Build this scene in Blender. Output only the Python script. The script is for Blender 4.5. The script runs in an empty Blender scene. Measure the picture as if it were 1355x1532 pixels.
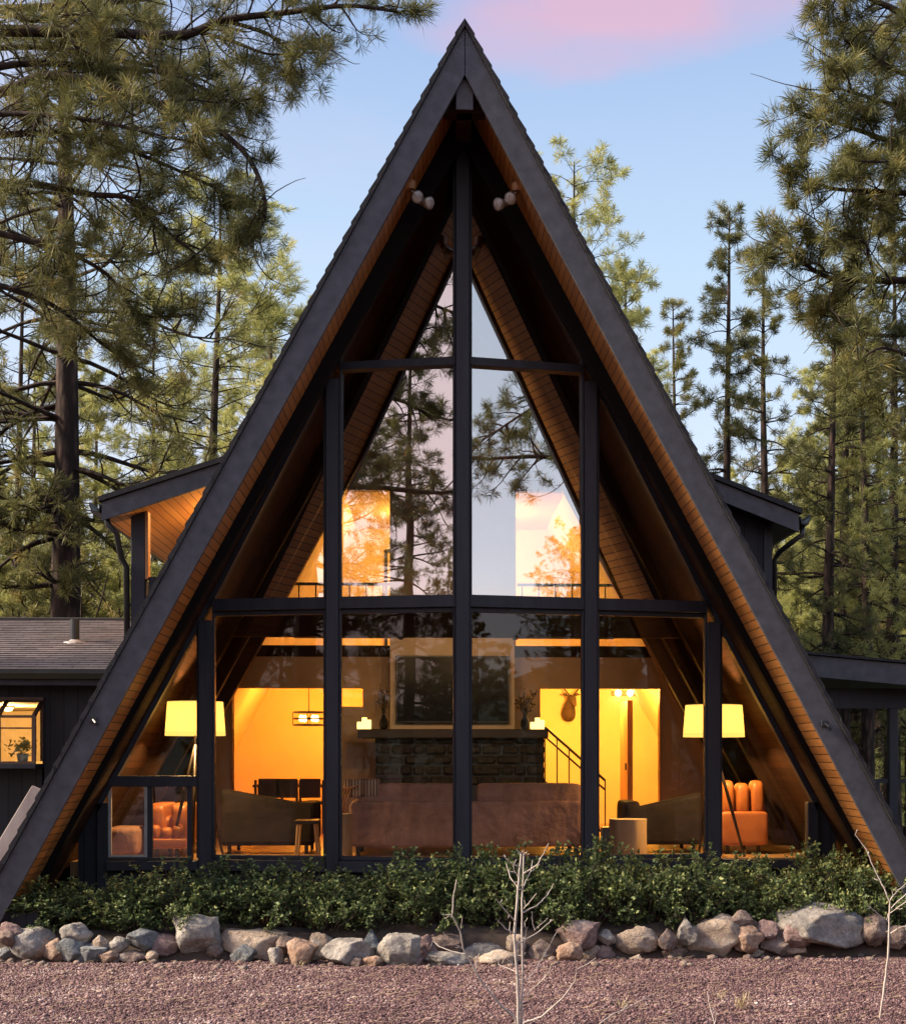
import bpy, math, random
import numpy as np
from mathutils import Vector, noise as mnoise

sc = bpy.context.scene
COL = sc.collection
R = math.radians
LP = 130.0
RP = 118.0
DP = 90.0
WP = 70.0
SUN_DEG = 268.0
SKYK = .10
WSTR = .74
SUNE = 5.0
EXPO = 1.25
TP = 13.0
HAZE = 0
F = 2144.0                      # focal length in photo pixels (1355 wide)
CAM = (-0.30, 0.0, 1.92)
PSI = R(-2.4)
UX, VY = 738.0, 1130.0
FWD = (-math.sin(PSI), math.cos(PSI)); RGT = (math.cos(PSI), math.sin(PSI))

def at(u, v, Y):
    a = (u - UX) / F; b = (VY - v) / F
    dx = a * RGT[0] + FWD[0]; dy = a * RGT[1] + FWD[1]
    t = (Y - CAM[1]) / dy
    return Vector((CAM[0] + t * dx, Y, CAM[2] + t * b))

# ------------------------------------------------------------------ objects
def tag(o, label=None, cat=None, group=None, kind=None):
    if label: o['label'] = label
    if cat: o['category'] = cat
    if group: o['group'] = group
    if kind: o['kind'] = kind
    return o

def thing(name, loc, label, cat, group=None, rz=0.0):
    o = bpy.data.objects.new(name, None)
    o.empty_display_size = 0.2
    o.location = loc; o.rotation_euler = (0, 0, rz)
    COL.objects.link(o)
    return tag(o, label, cat, group)

def wloc(o):
    v = Vector((0, 0, 0))
    while o is not None:
        v = v + Vector(o.location); o = o.parent
    return v

def mesh_obj(name, V, Fc, mat, parent=None, loc=None, smooth=False, local=False, attr=None):
    """V array-like (n,3), Fc list of faces or (m,k) int array.  Vertices in world space unless local."""
    V = np.asarray(V, dtype=np.float32).reshape(-1, 3)
    me = bpy.data.meshes.new(name)
    off = np.zeros(3, dtype=np.float32)
    if not local:
        if parent is not None: off = np.array(wloc(parent), dtype=np.float32)
        elif loc is not None: off = np.array(loc, dtype=np.float32)
    V = V - off
    if isinstance(Fc, np.ndarray):
        m, k = Fc.shape
        me.vertices.add(len(V)); me.vertices.foreach_set('co', V.ravel())
        me.loops.add(m * k); me.loops.foreach_set('vertex_index', Fc.astype(np.int32).ravel())
        me.polygons.add(m)
        me.polygons.foreach_set('loop_start', (np.arange(m) * k).astype(np.int32))
        me.polygons.foreach_set('loop_total', np.full(m, k, dtype=np.int32))
        me.update(calc_edges=True)
    else:
        me.from_pydata(V.tolist(), [], Fc)
        me.update()
    if attr is not None:
        a = me.attributes.new('tone', 'FLOAT', 'POINT')
        a.data.foreach_set('value', np.asarray(attr, dtype=np.float32))
    if mat is not None: me.materials.append(mat)
    if smooth:
        me.polygons.foreach_set('use_smooth', np.ones(len(me.polygons), dtype=bool))
    o = bpy.data.objects.new(name, me)
    if parent is not None: o.parent = parent
    elif loc is not None: o.location = loc
    COL.objects.link(o)
    return o

class MB:
    def __init__(s): s.V = []; s.F = []
    def add(s, V, Fc):
        b = len(s.V); s.V += [tuple(v) for v in V]; s.F += [tuple(i + b for i in f) for f in Fc]; return s
    def box(s, x0, x1, y0, y1, z0, z1):
        V = [(x0,y0,z0),(x1,y0,z0),(x1,y1,z0),(x0,y1,z0),(x0,y0,z1),(x1,y0,z1),(x1,y1,z1),(x0,y1,z1)]
        return s.add(V, [(0,3,2,1),(4,5,6,7),(0,1,5,4),(1,2,6,5),(2,3,7,6),(3,0,4,7)])
    def bbox(s, x0, x1, y0, y1, z0, z1, b=0.012):
        """box with chamfered edges"""
        b = min(b, abs(x1-x0)*.3, abs(y1-y0)*.3, abs(z1-z0)*.3)
        V = []; idx = {}
        for ix, x in enumerate((x0, x1)):
            for iy, y in enumerate((y0, y1)):
                for iz, z in enumerate((z0, z1)):
                    sx = b if ix == 0 else -b; sy = b if iy == 0 else -b; sz = b if iz == 0 else -b
                    for k, p in enumerate(((x, y+sy, z+sz), (x+sx, y, z+sz), (x+sx, y+sy, z))):
                        idx[(ix,iy,iz,k)] = len(V); V.append(p)
        Fc = []
        g = lambda *a: idx[a]
        Fc.append((g(0,0,0,0),g(0,0,1,0),g(0,1,1,0),g(0,1,0,0))); Fc.append((g(1,0,0,0),g(1,1,0,0),g(1,1,1,0),g(1,0,1,0)))
        Fc.append((g(0,0,0,1),g(1,0,0,1),g(1,0,1,1),g(0,0,1,1))); Fc.append((g(0,1,0,1),g(0,1,1,1),g(1,1,1,1),g(1,1,0,1)))
        Fc.append((g(0,0,0,2),g(0,1,0,2),g(1,1,0,2),g(1,0,0,2))); Fc.append((g(0,0,1,2),g(1,0,1,2),g(1,1,1,2),g(0,1,1,2)))
        for iz in (0,1):
            for iy in (0,1): Fc.append((g(0,iy,iz,1),g(1,iy,iz,1),g(1,iy,iz,2),g(0,iy,iz,2)))
            for ix in (0,1): Fc.append((g(ix,0,iz,0),g(ix,1,iz,0),g(ix,1,iz,2),g(ix,0,iz,2)))
        for ix in (0,1):
            for iy in (0,1): Fc.append((g(ix,iy,0,0),g(ix,iy,1,0),g(ix,iy,1,1),g(ix,iy,0,1)))
        for ix in (0,1):
            for iy in (0,1):
                for iz in (0,1): Fc.append((g(ix,iy,iz,0),g(ix,iy,iz,1),g(ix,iy,iz,2)))
        return s.add(V, Fc)
    def prism(s, pts, y0, y1):
        """pts (x,z) convex-ish polygon, extruded along Y. y0/y1 numbers or functions of x"""
        n = len(pts)
        fy0 = y0 if callable(y0) else (lambda x: y0); fy1 = y1 if callable(y1) else (lambda x: y1)
        V = [(x, fy0(x), z) for x, z in pts] + [(x, fy1(x), z) for x, z in pts]
        Fc = [tuple(range(n)), tuple(range(2*n-1, n-1, -1))] + [(i, i+n, (i+1) % n + n, (i+1) % n) for i in range(n)]
        return s.add(V, Fc)
    def prismX(s, pts, x0, x1):
        n = len(pts)
        V = [(x0, y, z) for y, z in pts] + [(x1, y, z) for y, z in pts]
        Fc = [tuple(range(n)), tuple(range(2*n-1, n-1, -1))] + [(i, i+n, (i+1) % n + n, (i+1) % n) for i in range(n)]
        return s.add(V, Fc)
    def tube(s, path, rad, n=8, cap=True):
        V, Fc = tube_arrays(path, rad, n, cap)
        return s.add(V, Fc)
    def lathe(s, prof, c, n=20, cap=True):
        """prof (r,z) list, around vertical axis at c"""
        V = []; Fc = []
        m = len(prof)
        for i in range(n):
            a = 2*math.pi*i/n
            for r, z in prof: V.append((c[0]+r*math.cos(a), c[1]+r*math.sin(a), c[2]+z))
        for i in range(n):
            j = (i+1) % n
            for k in range(m-1): Fc.append((i*m+k, j*m+k, j*m+k+1, i*m+k+1))
        if cap:
            Fc.append(tuple(i*m for i in range(n))[::-1]); Fc.append(tuple(i*m+m-1 for i in range(n)))
        return s.add(V, Fc)
    def build(s, name, mat, parent=None, loc=None, smooth=False, bevel=0, label=None):
        o = mesh_obj(name, s.V, s.F, mat, parent, loc, smooth)
        if bevel:
            m = o.modifiers.new('bev', 'BEVEL'); m.width = bevel; m.segments = 2; m.limit_method = 'ANGLE'
        if label: o['label'] = label
        return o

def tube_arrays(path, rad, n=6, cap=True):
    P = [Vector(p) for p in path]
    if not hasattr(rad, '__len__'): rad = [rad]*len(P)
    V = []; Fc = []
    t = (P[1]-P[0]).normalized() if (P[1]-P[0]).length > 1e-6 else Vector((0,0,1))
    up = Vector((0,0,1)) if abs(t.z) < .9 else Vector((1,0,0))
    nx = t.cross(up).normalized()
    for i, p in enumerate(P):
        if i == 0: t = P[1]-P[0]
        elif i == len(P)-1: t = P[i]-P[i-1]
        else: t = P[i+1]-P[i-1]
        if t.length < 1e-9: t = Vector((0,0,1))
        t.normalize()
        nx = (nx - t*nx.dot(t))
        if nx.length < 1e-5: nx = t.orthogonal()
        nx.normalize(); ny = t.cross(nx)
        for k in range(n):
            a = 2*math.pi*k/n
            V.append(tuple(p + (nx*math.cos(a) + ny*math.sin(a))*rad[i]))
    for i in range(len(P)-1):
        for k in range(n):
            j = (k+1) % n
            Fc.append((i*n+k, i*n+j, (i+1)*n+j, (i+1)*n+k))
    if cap:
        Fc.append(tuple(range(n))[::-1]); Fc.append(tuple((len(P)-1)*n+k for k in range(n)))
    return V, Fc

def clip(poly, a, b, c):
    """keep a*x+b*z<=c of polygon (x,z)"""
    out = []
    for i in range(len(poly)):
        p, q = poly[i], poly[(i+1) % len(poly)]
        dp = a*p[0]+b*p[1]-c; dq = a*q[0]+b*q[1]-c
        if dp <= 0: out.append(p)
        if (dp < 0 < dq) or (dq < 0 < dp):
            t = dp/(dp-dq); out.append((p[0]+t*(q[0]-p[0]), p[1]+t*(q[1]-p[1])))
    return out

def copy_thing(root, loc, rz=None, label=None, group=None, scale=None):
    r = root.copy(); COL.objects.link(r); r.location = loc
    if rz is not None: r.rotation_euler = (0, 0, rz)
    if scale is not None: r.scale = scale if hasattr(scale, '__len__') else (scale,)*3
    if label: r['label'] = label
    if group: r['group'] = group
    for ch in list(root.children):
        c = ch.copy(); COL.objects.link(c); c.parent = r
        for g in ch.children:
            d = g.copy(); COL.objects.link(d); d.parent = c
    return r

# ------------------------------------------------------------------ materials
def newmat(name):
    m = bpy.data.materials.new(name); m.use_nodes = True
    nt = m.node_tree; nt.nodes.clear()
    out = nt.nodes.new('ShaderNodeOutputMaterial')
    return m, nt, out
def N(nt, t, **kw):
    n = nt.nodes.new(t)
    for k, v in kw.items():
        if k == 'inp':
            for a, b in v.items(): n.inputs[a].default_value = b
        else: setattr(n, k, v)
    return n
def L(nt, a, b): nt.links.new(a, b)
def rgb(c): return (c[0], c[1], c[2], 1.0)
def ramp(nt, fac, stops):
    r = nt.nodes.new('ShaderNodeValToRGB')
    el = r.color_ramp.elements
    while len(el) < len(stops): el.new(0.5)
    for e, (p, c) in zip(el, stops): e.position = p; e.color = rgb(c)
    L(nt, fac, r.inputs[0]); return r
def math_(nt, op, a, b=None, clampv=False):
    n = nt.nodes.new('ShaderNodeMath'); n.operation = op; n.use_clamp = clampv
    for i, v in enumerate((a, b)):
        if v is None: continue
        if hasattr(v, 'links'): L(nt, v, n.inputs[i])
        else: n.inputs[i].default_value = v
    return n.outputs[0]
def mixc(nt, fac, a, b, mode='MIX'):
    n = nt.nodes.new('ShaderNodeMix'); n.data_type = 'RGBA'; n.blend_type = mode
    if hasattr(fac, 'links'): L(nt, fac, n.inputs[0])
    else: n.inputs[0].default_value = fac
    for k, v in ((6, a), (7, b)):
        if hasattr(v, 'links'): L(nt, v, n.inputs[k])
        else: n.inputs[k].default_value = rgb(v)
    return n.outputs[2]
def coords(nt, kind='Object', scale=(1,1,1), loc=(0,0,0), rot=(0,0,0)):
    tc = nt.nodes.new('ShaderNodeTexCoord'); mp = nt.nodes.new('ShaderNodeMapping')
    mp.inputs['Scale'].default_value = scale; mp.inputs['Location'].default_value = loc; mp.inputs['Rotation'].default_value = rot
    L(nt, tc.outputs[kind], mp.inputs[0]); return mp.outputs[0]
def noise_(nt, vec, scale, detail=4, rough=.55):
    n = nt.nodes.new('ShaderNodeTexNoise'); n.inputs['Scale'].default_value = scale
    n.inputs['Detail'].default_value = detail; n.inputs['Roughness'].default_value = rough
    L(nt, vec, n.inputs['Vector']); return n.outputs[0]
def bump_(nt, h, strength=.3, dist=.02):
    b = nt.nodes.new('ShaderNodeBump'); b.inputs['Strength'].default_value = strength; b.inputs['Distance'].default_value = dist
    L(nt, h, b.inputs['Height']); return b.outputs[0]

def mat_rough(name, c1, c2, scale=8, rough=.7, stretch=(1,1,1), bump=.15, bscale=60, spec=.5, bdist=.004, metal=0.0):
    """two-tone noisy surface"""
    m, nt, out = newmat(name)
    vec = coords(nt, 'Object', stretch)
    n1 = noise_(nt, vec, scale, 6)
    cr = ramp(nt, n1, [(.3, c1), (.7, c2)])
    p = N(nt, 'ShaderNodeBsdfPrincipled'); p.inputs['Roughness'].default_value = rough; p.inputs['Metallic'].default_value = metal
    p.inputs['Specular IOR Level'].default_value = spec
    L(nt, cr.outputs[0], p.inputs['Base Color'])
    n2 = noise_(nt, vec, bscale, 3)
    if bump: L(nt, bump_(nt, n2, bump, bdist), p.inputs['Normal'])
    L(nt, p.outputs[0], out.inputs[0]); return m

def mat_boards(name, c1, c2, axis, width, rough=.6, groove=.06, phase=0.0, grain=1.0, dark=.25, spec=.4):
    """boards: lines repeat along `axis` (0 x,1 y,2 z) every `width` m; each board its own tone"""
    m, nt, out = newmat(name)
    tc = nt.nodes.new('ShaderNodeTexCoord'); sp = nt.nodes.new('ShaderNodeSeparateXYZ'); L(nt, tc.outputs['Object'], sp.inputs[0])
    t = math_(nt, 'ADD', math_(nt, 'DIVIDE', sp.outputs[axis], width), 1000.0 + phase)
    fr = math_(nt, 'FRACT', t); fl = math_(nt, 'FLOOR', t)
    wn = nt.nodes.new('ShaderNodeTexWhiteNoise'); wn.noise_dimensions = '1D'; L(nt, fl, wn.inputs['W'])
    st = [9, 9, 9]; 
    st = [30.0 if i == axis else 3.0 for i in range(3)]
    vec = coords(nt, 'Object', tuple(st)); g = noise_(nt, vec, 2.0*grain, 6, .65)
    mixv = math_(nt, 'ADD', math_(nt, 'MULTIPLY', wn.outputs[0], .55), math_(nt, 'MULTIPLY', g, .6), False)
    cr = ramp(nt, mixv, [(.2, c1), (.85, c2)])
    d = math_(nt, 'ABSOLUTE', math_(nt, 'SUBTRACT', fr, .5))
    gm = math_(nt, 'GREATER_THAN', d, .5 - groove*.5)
    col = mixc(nt, gm, cr.outputs[0], tuple(c*dark for c in c1))
    p = N(nt, 'ShaderNodeBsdfPrincipled'); p.inputs['Roughness'].default_value = rough; p.inputs['Specular IOR Level'].default_value = spec
    L(nt, col, p.inputs['Base Color'])
    h = math_(nt, 'SUBTRACT', math_(nt, 'MULTIPLY', g, .25), gm)
    L(nt, bump_(nt, h, .5, .006), p.inputs['Normal'])
    L(nt, p.outputs[0], out.inputs[0]); return m

def mat_emit(name, col, strength):
    m, nt, out = newmat(name)
    e = N(nt, 'ShaderNodeEmission'); e.inputs[0].default_value = rgb(col); e.inputs[1].default_value = strength
    L(nt, e.outputs[0], out.inputs[0]); return m

def mat_glass(name, refl=.4, tint=(.93,.9,.84)):
    m, nt, out = newmat(name)
    tr = N(nt, 'ShaderNodeBsdfTransparent'); tr.inputs[0].default_value = rgb(tint)
    gl = N(nt, 'ShaderNodeBsdfGlossy'); gl.inputs['Roughness'].default_value = 0.0; gl.inputs[0].default_value = (1,1,1,1)
    vec = coords(nt, 'Object'); n = noise_(nt, vec, .9, 1)
    L(nt, bump_(nt, n, .05, .05), gl.inputs['Normal'])
    lw = N(nt, 'ShaderNodeFresnel'); lw.inputs[0].default_value = 1.5
    f = math_(nt, 'ADD', math_(nt, 'MULTIPLY', lw.outputs[0], 1.0-refl), refl, True)
    mx = N(nt, 'ShaderNodeMixShader'); L(nt, f, mx.inputs[0]); L(nt, tr.outputs[0], mx.inputs[1]); L(nt, gl.outputs[0], mx.inputs[2])
    L(nt, mx.outputs[0], out.inputs[0]); return m

M = {}
M['paint'] = mat_rough('charcoal_paint', (.013,.013,.018), (.027,.027,.035), 7, .55, (1,1,.12), .6, 60, spec=.35)
M['fascia'] = mat_rough('blue_grey_fascia_paint', (.058,.056,.062), (.094,.091,.099), 9, .65, (1,1,1), .8, 70, spec=.3)
M['siding'] = mat_boards('charcoal_vertical_siding', (.009,.009,.013), (.017,.017,.023), 0, .16, .7, .10)
M['shingle_edge'] = mat_rough('dark_shingle_edges', (.014,.013,.015), (.034,.031,.031), 20, .9, (1,1,1), .8, 60)
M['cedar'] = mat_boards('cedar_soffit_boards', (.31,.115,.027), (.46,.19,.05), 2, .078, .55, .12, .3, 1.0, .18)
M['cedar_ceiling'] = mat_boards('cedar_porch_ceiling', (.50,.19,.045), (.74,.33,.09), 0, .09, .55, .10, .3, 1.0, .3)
M['deckwood'] = mat_boards('shade_darkened_boards', (.022,.009,.005), (.044,.017,.008), 2, .078, .75, .07, .3, 1.0, .4, .15)  # shade under the roof is put into the boards' dark brown
M['beam'] = mat_rough('dark_brown_beam', (.016,.007,.004), (.034,.015,.008), 3, .8, (1,.4,1), .3, 50, spec=.12)
M['trimwood'] = mat_rough('orange_wood_trim', (.30,.13,.045), (.42,.20,.075), 4, .5, (1,1,.3), .2, 50)
M['ochre'] = mat_rough('ochre_plaster', (.34,.215,.12), (.44,.29,.17), 2, .8, (1,1,1), .2, 25)
M['breast'] = mat_rough('tan_plaster', (.50,.37,.24), (.58,.44,.29), 2, .8, (1,1,1), .15, 25)
M['cream'] = mat_rough('cream_wall_paint', (.72,.58,.34), (.80,.66,.40), 1.5, .8, (1,1,1), .08, 30)
M['floor'] = mat_boards('oak_floor_boards', (.28,.15,.075), (.42,.25,.13), 0, .13, .35, .04)
M['black'] = mat_rough('black_metal', (.010,.010,.011), (.02,.02,.02), 8, .4, bump=0)
M['glass'] = mat_glass('reflective_upper_glass', .38)
M['clear'] = mat_glass('clear_lower_glass', .0, (.97,.95,.90))
M['rafter'] = mat_rough('black_rafter_paint', (.006,.005,.005), (.011,.008,.008), 3, .85, spec=.1)
M['plainglass'] = mat_glass('small_window_glass', .12)
M['whiteframe'] = mat_rough('white_window_frame', (.28,.26,.24), (.38,.36,.33), 8, .4, bump=0)
def mat_shade():
    m, nt, out = newmat('lit_lamp_shade')
    e = N(nt, 'ShaderNodeEmission'); e.inputs[0].default_value = (1.0,.60,.14,1); e.inputs[1].default_value = .50
    t = N(nt, 'ShaderNodeBsdfTranslucent'); w_ = nt.nodes.new('ShaderNodeTexWave'); w_.inputs['Scale'].default_value = 60; w_.inputs['Distortion'].default_value = 1.5
    L(nt, coords(nt, 'Object', (1,1,1)), w_.inputs['Vector'])
    L(nt, ramp(nt, w_.outputs[0], [(0,(.035,.024,.007)),(1,(.050,.034,.010))]).outputs[0], t.inputs[0])
    a = N(nt, 'ShaderNodeAddShader'); L(nt, e.outputs[0], a.inputs[0]); L(nt, t.outputs[0], a.inputs[1]); L(nt, a.outputs[0], out.inputs[0]); return m
M['shade'] = mat_shade()
M['shade_trim'] = mat_emit('lit_lamp_shade_rim', (1.0,.58,.12), .7)
M['bulb'] = mat_emit('warm_bulb', (1.0,.72,.3), 6.0)
M['candle'] = mat_emit('lit_candle_wax', (1.0,.72,.2), 1.3)
# ------------------------------------------------------------------ A-frame cabin
S = 1.845                     # roof slope
ZA = 8.951                    # roof apex, outside
ZU = 8.424                    # lower apex of the fascia boards
ZS = 8.544                    # underside of the roof deck
YF = 13.68
XP1, XP2, XC = 1.355, 2.715, 3.80
Y0, Y1, Y2 = 14.82, 15.10, 15.38
def yg(x):                    # glass wall depth (prow)
    a = abs(x)
    if a < XP1: return Y0 + (Y1-Y0)*a/XP1
    if a < XP2: return Y1 + (Y2-Y1)*(a-XP1)/(XP2-XP1)
    return Y2
YB = 20.16                    # back wall of the living room
YR = 23.6                     # back wall of the rooms behind
YE = 26.0                     # rear end of the roof
ZF = .78                      # floor
ZL = 3.46                     # loft floor
house = thing('a_frame_cabin', (0, Y0, 0), 'black A-frame cabin with steep roof down to the ground and tall glass front', 'house')

def slopepoly(side, zt, zb, xlo=0.0, xhi=99, zmin=.12):
    """strip between lines z=zt-S|x| (outer) and z=zb-S|x| (inner) on one side"""
    big = [(0, zt), ((zt-zmin)/S, zmin), ((zb-zmin)/S, zmin), (0, zb)]
    big = clip(big, 1, 0, xhi); big = clip(big, -1, 0, -xlo)
    return [(side*x, z) for x, z in big]

for sd in (-1, 1):
    r = MB().prism(slopepoly(sd, ZA-.075, ZS+.004), YF+.062, YE).build('roof_slope', M['paint'], house)
    # shingle layer with stepped courses on the rake
    sh = MB(); rr = random.Random(5+sd)
    L_ = (ZA-.15)/S; n = 58
    for k in range(n):
        xa = L_*k/n; xb = L_*(k+1)/n + .012
        th = .018
        dy = rr.uniform(-.012, .012)
        z = lambda x, o: ZA - S*x + o
        pts = [(sd*xa, z(xa, -.004)), (sd*xb, z(xb, .028)), (sd*xb, z(xb, -.07)), (sd*xa, z(xa, -.07))]
        sh.prism(pts, 13.65+dy*.6, YE+.06)
    sh.build('shingles', M['shingle_edge'], r)
    g = .004
    fb = [(sd*g, ZA-.08-S*g), (sd*(ZA-.08-.2)/S, .2), (sd*(ZU-.2)/S, .2), (sd*g, ZU-S*g)]
    MB().prism(fb, YF, YF+.058).build('fascia', M['fascia'], house)
    # T&G soffit: one board strip at the front, deck behind it darkened to hold the shade
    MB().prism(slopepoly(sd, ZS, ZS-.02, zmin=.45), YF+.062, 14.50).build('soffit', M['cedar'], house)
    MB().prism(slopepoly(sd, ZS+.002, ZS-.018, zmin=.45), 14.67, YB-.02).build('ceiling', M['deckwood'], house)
    # the outer rafter behind the cedar strip, then the rafters inside
    rp_ = [(0,ZS+.003),((ZS-.397)/S,.40),((ZS-.55)/S,.40),(3.2,ZS-.15-S*3.2),(1.9,ZS-.24-S*1.9),(0,ZS-.42)]
    MB().prism([(sd*x_, z_) for x_, z_ in rp_], 14.502, 14.62).build('rafter', M['rafter'], house)
    for yy in (16.75, 17.95, 19.15):
        MB().prism(slopepoly(sd, ZS-.021, ZS-.36, zmin=.80), yy, yy+.13).build('rafter', M['beam'], house)
    # roof foot block
    MB().prism([(sd*4.05,.0),(sd*4.80,.0),(sd*4.62,.42),(sd*4.05,.42)], YF+.10, YE).build('foundation', M['siding'], house)
# ridge beam
MB().bbox(-.078,.078, YF+.075, 20.1, 8.13, 8.385, .006).build('ridge_beam', M['beam'], house)
MB().bbox(-.082,.082, YF+.060, YF+.0745, 8.115, 8.40, .004).build('ridge_beam_cap', M['fascia'], house)
MB().prism([(-.20,8.13),(.20,8.13),(.06,8.40),(-.06,8.40)], 13.86, 14.0).build('ridge_block', M['beam'], house)

# posts of the glass wall
def post(x, w, z0, z1, yb=-.10, d=.20):
    y = yg(x) + yb
    m = MB().bbox(x-w/2, x+w/2, y, y+d, z0, z1, .008)
    return m.build('post', M['paint'], house)
post(0, .145, .15, 8.13, -.14, .26)
for sd in (-1, 1):
    post(sd*XP1, .138, .15, ZS-S*(XP1+.09)-.02); post(sd*XP2, .145, .15, ZS-S*(XP2+.09)-.02)
    post(sd*XC, .12, .15, ZS-S*(XC+.06)-.01, -.06, .14)
    # thin jamb strips beside the posts (double outline)
    for xp in (XP1, XP2):
        for s2 in (-1, 1):
            xx = sd*xp + s2*.084
            MB().bbox(xx-.012, xx+.012, yg(xx)-.05, yg(xx)+.06, .83, ZS-S*(abs(xx)+.03)-.03, .004).build('jamb', M['paint'], house)
    MB().bbox(sd*.086-.013, sd*.086+.013, yg(.118)-.06, yg(.118)+.06, .83, ZS-S*.15-.06, .004).build('jamb', M['paint'], house)

# horizontal members, one per bay
def strip(x0, x1, z0, z1, yo, d, name='transom', mat='paint', parent=None):
    xs = sorted((x0, x1))
    m = MB().prism([(xs[0],z0),(xs[1],z0),(xs[1],z1),(xs[0],z1)], lambda x: yg(x)+yo, lambda x: yg(x)+yo+d)
    return m.build(name, M[mat], parent or house, bevel=.004)
ZT1 = (3.45, 3.575); ZT2 = (5.945, 6.03)
for sd in (-1, 1):
    a0, a1 = sd*.074, sd*(XP1-.070); b0, b1 = sd*(XP1+.070), sd*(XP2-.074); c0, c1 = sd*(XP2+.074), sd*(XC-.06)
    for (p, q) in ((a0, a1), (b0, b1)):
        strip(p, q, ZT1[0], ZT1[1], -.085, .17)
        strip(p, q, ZT1[0]-.05, ZT1[0]-.002, -.03, .08, 'stop_bead')
        strip(p, q, .70, .815, -.13, .25, 'sill')
        strip(p, q, .818, .86, -.04, .09, 'stop_bead')
        strip(p, q, .12, .698, -.03, .10, 'apron_siding', 'siding')
    strip(c0, c1, .70, .80, -.13, .25, 'sill'); strip(c0, c1, .12, .698, -.03, .10, 'apron_siding', 'siding')
    strip(a0, a1, ZT2[0], ZT2[1], -.075, .15)
    # raked frame under the roof deck, one per bay
    for (p, q) in ((.095, XP1-.0), (XP1, XP2), (XP2, XC+.05)):
        pts = slopepoly(sd, ZS-.022, ZS-.13, p+.001, q-.001)
        MB().prism(pts, lambda x: yg(x)-.06, lambda x: yg(x)+.06).build('raked_frame', M['paint'], house)
    # corner infill and return wall outside the last post
    MB().prism([(sd*(XC+.0605),.12),(sd*4.06,.12),(sd*4.06,(ZS-.03)-S*4.06),(sd*(XC+.0605),(ZS-.03)-S*(XC+.0605))], Y2-.02, Y2+.08).build('corner_wall', M['siding'], house)

# glass panes (each a window of its own)
def pane(x0, x1, z0, z1, mat='clear'):
    zs = ZS-.13
    poly = [(x0,z0),(x1,z0),(x1,z1),(x0,z1)] if x0 >= 0 else [(x1,z0),(x0,z0),(x0,z1),(x1,z1)]
    sd = 1 if x0 + x1 > 0 else -1
    poly = clip(poly, sd*S, 1, zs)
    if len(poly) < 3: return
    y = [yg(p[0]) for p in poly]
    m = MB().prism(poly, lambda x: yg(x)-.004, lambda x: yg(x)+.004)
    # single sheet: thin pane
    m2 = MB(); m2.add([(px, yg(px), pz) for px, pz in poly], [tuple(range(len(poly)))])
    m2.build('window_pane', M[mat], house)
e = .097
for sd in (-1, 1):
    pane(sd*(.10), sd*(XP1-e), .86, 3.40); pane(sd*(XP1+e), sd*(XP2-e), .86, 3.40)
    pane(sd*(.10), sd*(XP1-e), 3.575, 5.945, 'glass'); pane(sd*(XP1+e), sd*(XP2-e), 3.575, 6.5, 'glass')
    pane(sd*(.10), sd*(XP1-e), 6.03, 8.4, 'glass')
    pane(sd*(XP2+e), sd*(XC-.06), 1.70 if sd < 0 else .80, 5.0)
# left corner: cross bar with the small slider under it
strip(-(XP2+.074), -(XC-.061), 1.585, 1.70, -.07, .14, 'cross_bar')
sl = strip(-(XP2+.145), -(XC-.06), .80, .835, -.05, .06, 'slider_window', 'black')
xa, xb, xm = -(XC-.062), -(XP2+.145), -3.33
for (p, q, mt) in ((xa, xa+.03,'whiteframe'), (xm-.03, xm,'whiteframe'), (xm+.001, xm+.055,'paint'), (xb-.05, xb,'paint')):
    MB().box(p, q, Y2-.045, Y2-.005, .836, 1.584).build('stile', M[mt], sl)
MB().box(xa+.03, xm-.03, Y2-.04, Y2-.01, .837, .86).build('rail', M['whiteframe'], sl)
MB().add([(xa+.03,Y2-.02,.86),(xm-.03,Y2-.02,.86),(xm-.03,Y2-.02,1.584),(xa+.03,Y2-.02,1.584)], [(0,1,2,3)]).build('pane', M['plainglass'], sl)
MB().add([(xm+.055,Y2-.015,.836),(xb-.05,Y2-.015,.836),(xb-.05,Y2-.015,1.584),(xm+.055,Y2-.015,1.584)], [(0,1,2,3)]).build('pane', M['plainglass'], sl)

# floors
fl = MB()
xs = [-XC, -XP2, -XP1, 0, XP1, XP2, XC]
poly = [(x, yg(x)+.125) for x in xs] + [(4.18, Y2+.13), (4.18, YR), (-4.18, YR), (-4.18, Y2+.13)]
n = len(poly)
fl.add([(x,y,ZF) for x,y in poly]+[(x,y,ZF-.16) for x,y in poly], [tuple(range(n)), tuple(range(2*n-1,n-1,-1))]+[(i,i+n,(i+1)%n+n,(i+1)%n) for i in range(n)])
fl.build('floor_slab', M['floor'], house)
MB().box(-2.72, 2.72, YB+.14, YR-.002, ZL-.16, ZL).build('loft_floor', M['floor'], house)
MB().prism([(-1.60,5.64),(1.60,5.64),(1.56,5.72),(-1.56,5.72)], YB+.14, YR-.002).build('loft_ceiling', M['cream'], house)
# side linings of the rooms behind, following the slope
for sd in (-1, 1):
    MB().prism(slopepoly(sd, ZS-.001, ZS-.03, zmin=.80), YB+.142, YR-.002).build('room_lining', M['cream'], house)

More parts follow.
